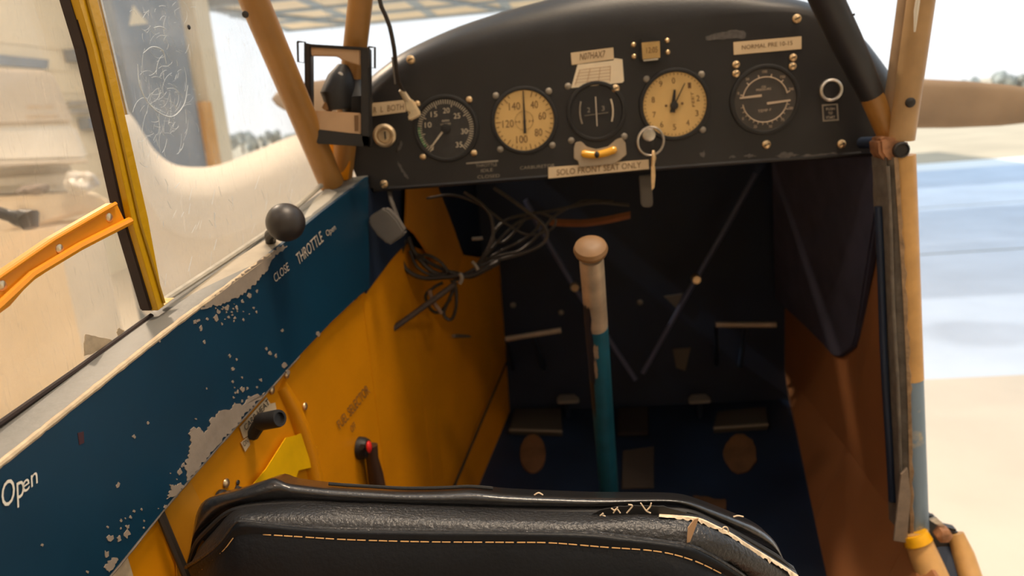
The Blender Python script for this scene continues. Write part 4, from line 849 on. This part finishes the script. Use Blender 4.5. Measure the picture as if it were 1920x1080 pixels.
L1 = np.linalg.norm(bt-stick_pt(611)); MB().lathe([(.0137, 0), (.0139, .02), (.0150, L1)], stick_pt(611), sd, 28).build('shaft', STKB, cs)
# worn boundary between grip and blue paint: patches wrapped on the shaft
uS = unit(np.cross(sd, A(0, 1, 0))); vS = np.cross(sd, uS)
if vS@(CAM-cs0) < 0: vS = -vS
def wrap(nm, a0, a1, z0, z1, seed, mt, lift=.0004):
    rg = random.Random(seed); base = stick_pt(611); n = 14; k = 9; rows = []
    for i in range(k):
        zz = z0+(z1-z0)*i/(k-1); wv = 1.0-.25*abs(2*i/(k-1)-1)**2
        rows.append([base+sd*(zz+ (rg.uniform(-.0035, .0035) if i in (0, k-1) else 0))+(.0139+lift)*(math.cos(a)*vS+math.sin(a)*uS) for a in np.linspace((a0+a1)/2-(a1-a0)/2*wv*rg.uniform(.75, 1.1), (a0+a1)/2+(a1-a0)/2*wv*rg.uniform(.75, 1.1), n)])
    MB().grid(rows).build(nm, mt, cs, smooth=80)
ugood = 1 if (uS@AR) > 0 else -1
wrap('dark_worn_patch', ugood*-1.5, ugood*-.35, -.045, .10, 1, NAVY); wrap('dark_worn_patch', ugood*-1.6, ugood*-.6, .09, .26, 2, DKM, .0003)
wrap('bare_patch', ugood*-.45, ugood*.0, .02, .045, 3, GRIP, .0006); wrap('bare_patch', ugood*-.5, ugood*-.2, .05, .085, 4, GRIP, .0006)
MB().lathe([(.034, 0), (.032, .012), (.018, .028), (.0145, .034)], bt, -sd, 24).build('boot', RUB, cs)

# rudder pedals
def pedal(x0, y0, x1, y1, xs, ys, Y, lab, heel, plate, side):
    t = thing('rudder_pedal', FZ(xs, ys), lab, 'pedal', 'rudder pedals')
    a, b = PY(x0, y0, Y), PY(x1, y1, Y); MB().tube([a, b], .0052, 12).build('pedal_bar', GRIP, t)
    m_ = (a+b)/2; MB().tube([m_, FZ(xs, ys, .0)], .0048, 10).build('pedal_arm', mat('dim_blue', (.03, .05, .09), .5), t)
    MB().tube([a, FZ((x0+xs)/2-18, ys, .0)], .0035, 8).build('side_arm', NAVY, t)
pedal(948, 636, 1052, 619, 1030, 722, .40, 'left rudder pedal bar beside the yellow wall', None, None, -1)
pedal(1342, 609, 1455, 609, 1384, 715, .40, 'right rudder pedal bar below the navy pocket', None, None, 1)
def heel(pad, plate, lab):
    q = FZ(*pad); t = thing('heel_brake', q, lab, 'pedal', 'heel brake pedals')
    x, y = pad; MB().slab([(x-21, y-2), (x-16, y-9), (x+12, y-10), (x+20, y-3), (x+21, y+4), (x-20, y+6)], lambda a, b, o=0.0: FZ(a, b, .045), .006).build('heel_pad', mat('dim_steel', (.42, .38, .33), .45, .5), t, bevel=.002)
    MB().tube([FZ(x, y+34, .0), FZ(x, y, .042)], .006, 8).build('pad_stem', NAVY, t)
    MB().slab(plate, lambda a, b, o=0.0: FZ(a, b, .012), .012).build('base_plate', mat('dim_plate', (.055, .048, .04), .6), t, bevel=.001)
    MB().tube([FZ(plate[-1][0], plate[-1][1], .013), FZ(plate[-2][0], plate[-2][1], .013)], .003, 8).build('plate_edge', mat('dim_edge', (.20, .165, .12), .5), t)
heel((1065, 748), [(965, 765), (1052, 764), (1054, 809), (955, 806)], 'left heel brake pad and plate on the cabin floor')
heel((1312, 748), [(1345, 770), (1436, 762), (1440, 796), (1338, 803)], 'right heel brake pad and plate on the cabin floor')
MB().slab([(1160, 765), (1215, 762), (1215, 808), (1158, 810)], FZ, .01, off=.012).build('stick_cover_plate', mat('dim_plate2', (.03, .025, .025), .6), fl, smooth=0)

# crossing brace tubes on the firewall
for i, (pp, fit, lab) in enumerate([([(985, 375), (1010, 425), (1078, 540), (1192, 712)], (1078, 538), 'slim navy brace tube slanting down behind the control stick from the left'), ([(1418, 325), (1360, 430), (1305, 523), (1205, 700)], (1305, 523), 'slim navy brace tube slanting down to the floor from the right')]):
    t = thing('brace_tube', PY(*pp[-1], .44), lab, 'brace', 'engine mount braces')
    MB().tube([PY(x, y, .44) for x, y in pp], .0048, 10).build('tube', mat('dim_navy_tube', (.09, .10, .17), .45), t)
    MB().lathe([(.008, -.008), (.009, 0), (.007, .01)], PY(*fit, .432), A(0, -1, 0), 12).build('fitting', BRASS, t)

# wiring loom under the panel
wh = thing('wiring_loom', PY(830, 530, .16), 'tangled grey wiring loom tied in a knot under the panel', 'wiring')
def wire(p, d, r=.0022, mt=CABLE, nm='wire'):
    q = crv([(x, y, dd) for (x, y), dd in zip(p, d if hasattr(d, '__len__') else [d]*len(p))], 36); MB().tube([PY(x, y, dd) for x, y, dd in q], r, 8).build(nm, mt, wh)
wire([(926, 352), (960, 375), (1000, 405), (1022, 425), (1026, 445), (1010, 462), (970, 478), (930, 488), (900, 500), (860, 520)], .14, .0026)
wire([(870, 360), (900, 380), (920, 405), (925, 440), (915, 470), (900, 495), (880, 515), (845, 528)], .15, .0024)
wire([(1180, 385), (1120, 380), (1070, 388), (1030, 396), (985, 402), (950, 412), (930, 430), (915, 465), (895, 497)], .17, .0022)
wire([(1150, 378), (1100, 376), (1078, 384), (1040, 405), (1010, 440), (975, 470), (935, 480), (895, 500), (860, 522)], .18, .0020)
wire([(985, 405), (960, 408), (935, 425), (925, 445), (940, 455), (960, 440), (985, 410)], .165, .0018)
wire([(760, 450), (752, 475), (758, 500), (775, 515), (800, 522), (830, 520), (862, 517)], .10, .0034, CABD)
wire([(765, 445), (775, 470), (790, 490), (812, 510), (845, 520)], .11, .0036, CABD)
wire([(775, 485), (785, 478), (800, 490), (830, 505), (858, 515)], .115, .0030, CABD)
wire([(812, 520), (845, 512), (880, 518), (910, 505), (935, 492)], .125, .0040, CABD)
wire([(850, 525), (855, 545), (855, 575), (848, 597), (838, 598), (832, 585), (845, 555), (855, 530)], .10, .0026, CABD)
wire([(830, 530), (812, 540), (798, 555), (808, 580), (825, 585), (845, 560)], .105, .0024, CABD)
wire([(805, 545), (812, 565), (828, 588)], .095, .0032, mat('pale_cable', (.22, .14, .09), .6))
wire([(800, 372), (850, 366), (900, 384), (950, 420), (990, 440), (1030, 432), (1042, 412), (1010, 398)], .155, .0018)
wire([(905, 492), (940, 470), (980, 450), (1010, 425), (1005, 408), (975, 415), (945, 440), (915, 475), (885, 508)], .16, .0020)
wire([(768, 470), (782, 500), (810, 516), (838, 512), (826, 492), (800, 478), (780, 484)], .105, .0024, CABD)
wire([(862, 512), (866, 522), (862, 532)], .09, .0030, GREYM, 'cable_tie')
wire([(885, 490), (893, 500), (896, 506)], .12, .0028, GREYM, 'cable_tie')
wire([(885, 448), (900, 447), (905, 446)], .20, .003, GREYM, 'cable_tie')
# slim dark rod leaning from the loom
tag(MB().tube([PY(702, 642, .02), PY(760, 600, .05), PY(850, 535, .10)], .0042, 10).build('slim_rod', mat('dark_rod', (.055, .032, .018), .6)), 'slim dark rod slanting up from the yellow wall to the loom', 'rod')
# brown strap and grey bracket under the panel
pts = crv([(1030, 416, .2), (1060, 418, .2), (1100, 418, .2), (1140, 412, .2), (1182, 403, .2)], 20)
tag(MB().grid([[PY(x, y-7, d) for x, y, d in pts], [PY(x, y, d-.004) for x, y, d in pts], [PY(x, y+7, d) for x, y, d in pts], [PY(x, y, d+.004) for x, y, d in pts]], False).build('leather_strap', LEATH), 'brown leather strap curving under the panel above the control stick', 'strap')
tag(MB().slab([(1198, 330), (1222, 328), (1225, 383), (1220, 389), (1206, 389), (1202, 383)], lambda x, y, o: PY(x, y, .02), .004).build('hanging_bracket', mat('dim_bracket', (.09, .075, .06), .5), bevel=.001), 'small grey metal bracket hanging below the panel behind the key', 'bracket')
tag(MB().tube([WL(850, 630, .004), WL(870, 630, .004), WL(896, 633, .004)], .0030, 8).build('hook', GREYM), 'short pale metal pin on the yellow wall behind the loom', 'pin')
MB().tube([PY(953, 672, .53), WL(905, 785, .026), WL(850, 916, .008), WL(830, 965, .006)], .0022, 8).build('floor_cable', CABD, wl)

# ================================================================== FRONT SEAT BACK
SO = -.085
def SPY(x, y, Y): return PY(x, y, Y+SO)
se = thing('front_seat', A(-.03, -.44, floor_z(-.44)), 'black vinyl front seat back with tan stitching and a torn frayed edge', 'seat')
N = 140
R1 = crv([(352, 1058), (361, 1000), (370, 958), (390, 934), (440, 920), (490, 903), (516, 896), (545, 905), (620, 914), (700, 919), (760, 922), (830, 921), (885, 919), (960, 925), (1100, 931), (1200, 932), (1270, 934), (1310, 943), (1370, 966), (1420, 988), (1452, 1014), (1472, 1054)], N)
R3 = crv([(354, 1062), (362, 1012), (385, 986), (420, 961), (463, 948), (553, 943), (653, 947), (800, 952), (953, 957), (1100, 957), (1160, 954), (1233, 947), (1283, 951), (1333, 974), (1400, 1004), (1450, 1032), (1474, 1060)], N)
R4 = crv([(353, 1066), (372, 1030), (398, 1000), (430, 966), (465, 955), (553, 950), (653, 954), (800, 959), (953, 964), (1100, 966), (1200, 964), (1250, 967), (1310, 972), (1370, 1000), (1430, 1038), (1497, 1080)], N)
R5 = crv([(350, 1062), (388, 1038), (414, 1016), (437, 985), (453, 976), (520, 983), (620, 991), (800, 994), (953, 995), (1100, 998), (1167, 1005), (1233, 1013), (1293, 1023), (1333, 1041), (1383, 1071), (1420, 1100)], N)
R6 = crv([(360, 1085), (397, 1052), (420, 1031), (437, 1009), (453, 1004), (480, 1002), (553, 1006), (653, 1012), (800, 1016), (953, 1017), (1033, 1018), (1133, 1026), (1233, 1034), (1300, 1051), (1360, 1079), (1400, 1105)], N)
R7 = crv([(362, 1150), (440, 1150), (953, 1160), (1300, 1165), (1420, 1190)], N)
def endcurve(i, amt): t = i/(N-1); e = max(0, 1-t/.08)**2+max(0, (t-.86)/.14)**2; return amt*e
def srow(R, Y, amt=.02, dz=0.0): return [SPY(x, y, Y+endcurve(i, amt))+A(0, 0, dz) for i, (x, y) in enumerate(R)]
def mixr(Ra, Rb, t): return Ra*(1-t)+Rb*t
r1 = srow(R1, -.345); r3 = srow(R3, -.352)
back = [p+A(0, .035, -.030) for p in r1]; back2 = [A(p[0], p[1]+.055, p[2]-.12) for p in r1]
rollrows = [[A(p[0]*.96-.001, p[1]+.06, max(floor_z(p[1])+.02, p[2]-.42)) for p in r1], back2, back, [p+A(0, .018, -.006) for p in r1], r1]+[srow(mixr(R1, R3, (1-math.cos(t_))/1.9), -.345-.013*math.sin(t_)) for t_ in [math.radians(a_) for a_ in (20, 38, 54, 70, 86, 102, 118, 134, 146)]]+[r3]
MB().grid(rollrows).build('top_roll', VINR, se, smooth=80)
r4 = srow(R4, -.366); r5 = srow(R5, -.384)
MB().grid([[p+A(0, .012, .000) for p in r4], r4, srow(mixr(R4, R5, .3), -.376), srow(mixr(R4, R5, .7), -.382), r5, [p+A(0, .006, -.002) for p in r5]]).build('side_band', VIN2, se, smooth=80)
r6 = srow(R6, -.390); r7 = srow(R7, -.400)
low = [A(p[0], p[1]-.005, floor_z(p[1])+.05) for p in r7]
MB().grid([[p+A(0, .004, .0) for p in r5], srow(mixr(R5, R6, .15), -.3885), srow(mixr(R5, R6, .5), -.3905), srow(mixr(R5, R6, .9), -.3895), r6, srow(mixr(R6, R7, .1), -.3925), srow(mixr(R6, R7, .5), -.402), r7, low]).build('rear_panel', VINB, se, smooth=80)
MB().tube([p+A(0, -.001, 0) for p in srow(R5, -.385)], .0015, 8).build('piping', VIN2, se)
MB().tube([p+A(0, 0, 0) for p in srow(mixr(R3, R4, .5), -.360)], .0022, 8).build('groove_seam', RUB, se)
mb = MB(); st_pts = crv([(437, 1009), (453, 1004), (480, 1002), (553, 1006), (653, 1012), (800, 1016), (953, 1017), (1033, 1018), (1133, 1026), (1233, 1034), (1300, 1051), (1360, 1079)], 300)
for k in range(46):
    i0 = int(6+k*6.35); 
    if i0+5 >= 299: break
    seg = [SPY(st_pts[i][0], st_pts[i][1], -.3912+endcurve(min(N-1, int(i/299*N*.95)), .02)-(.0006 if 0 < j < 2 else 0)) for j, i in enumerate((i0, i0+2, i0+5))]
    mb.tube(seg, .00038, 6)
mb.build('stitching', THREAD, se)
MB().tube([SPY(x, y, -.3905+endcurve(int(k/29*N*.09), .02)) for k, (x, y) in enumerate(crv([(360, 1085), (397, 1052), (420, 1031), (437, 1009)], 30))], .0004, 6).build('left_stitching', THREAD, se)
# torn pale edge on the right and loose threads
fr = crv([(1236, 966), (1268, 968), (1310, 973), (1340, 986), (1370, 1001), (1400, 1020), (1430, 1039), (1465, 1060), (1497, 1081)], 60)
rg = random.Random(4); rows = []
def frY(k): t = .80+.20*k/59; return -.3685+max(0, (t-.86)/.14)**2*.02
for o1, o2 in ((-1.2, 0), (0, 0), (1, 1)):
    rows.append([SPY(x+(rg.uniform(-1, 1) if o2 else 0), y+o1*2+(rg.uniform(0, 8)*min(1, k/20)+1 if o2 else 0), frY(k)-(.0025 if o2 else .0015 if o1 == 0 else -.002)) for k, (x, y) in enumerate(fr)])
MB().grid(rows).build('frayed_edge', FRAY, se, smooth=60)
MB().slab([(1290, 990), (1302, 974), (1310, 972), (1304, 990), (1294, 1016), (1288, 1018)], lambda x, y, o: SPY(x, y, -.3845), .001).build('frayed_flap', CARD, se, smooth=0)
MB().slab(ragged([(1110, 964), (1130, 955), (1165, 950), (1200, 948), (1245, 950), (1290, 962), (1240, 966), (1180, 964), (1140, 966)], .8, 40, 3), lambda x, y, o: SPY(x, y, -.3665), .001).build('tear_opening', RUB, se, smooth=0)
for i, p in enumerate([[(1201, 943), (1206, 950), (1212, 958), (1220, 962)], [(1221, 943), (1219, 950), (1213, 957)], [(1175, 962), (1181, 955), (1186, 948), (1178, 946)], [(1150, 962), (1156, 954), (1163, 962)], [(1125, 967), (1132, 962), (1128, 965), (1135, 968)], [(1146, 953), (1153, 957), (1158, 951)], [(1354, 993), (1358, 988), (1364, 990), (1366, 998)], [(1375, 969), (1384, 967), (1394, 969)], [(1002, 928), (1010, 924), (1018, 928)]]):
    MB().tube([SPY(x, y, -.372) for x, y in crv(p, 12)], .0005, 6).build('loose_thread', FRAY, se)
MB().tube([r1[i]+A(0, .004, .0006) for i in range(40, 75)], .0012, 6).build('top_seam_flap', RUB, se)
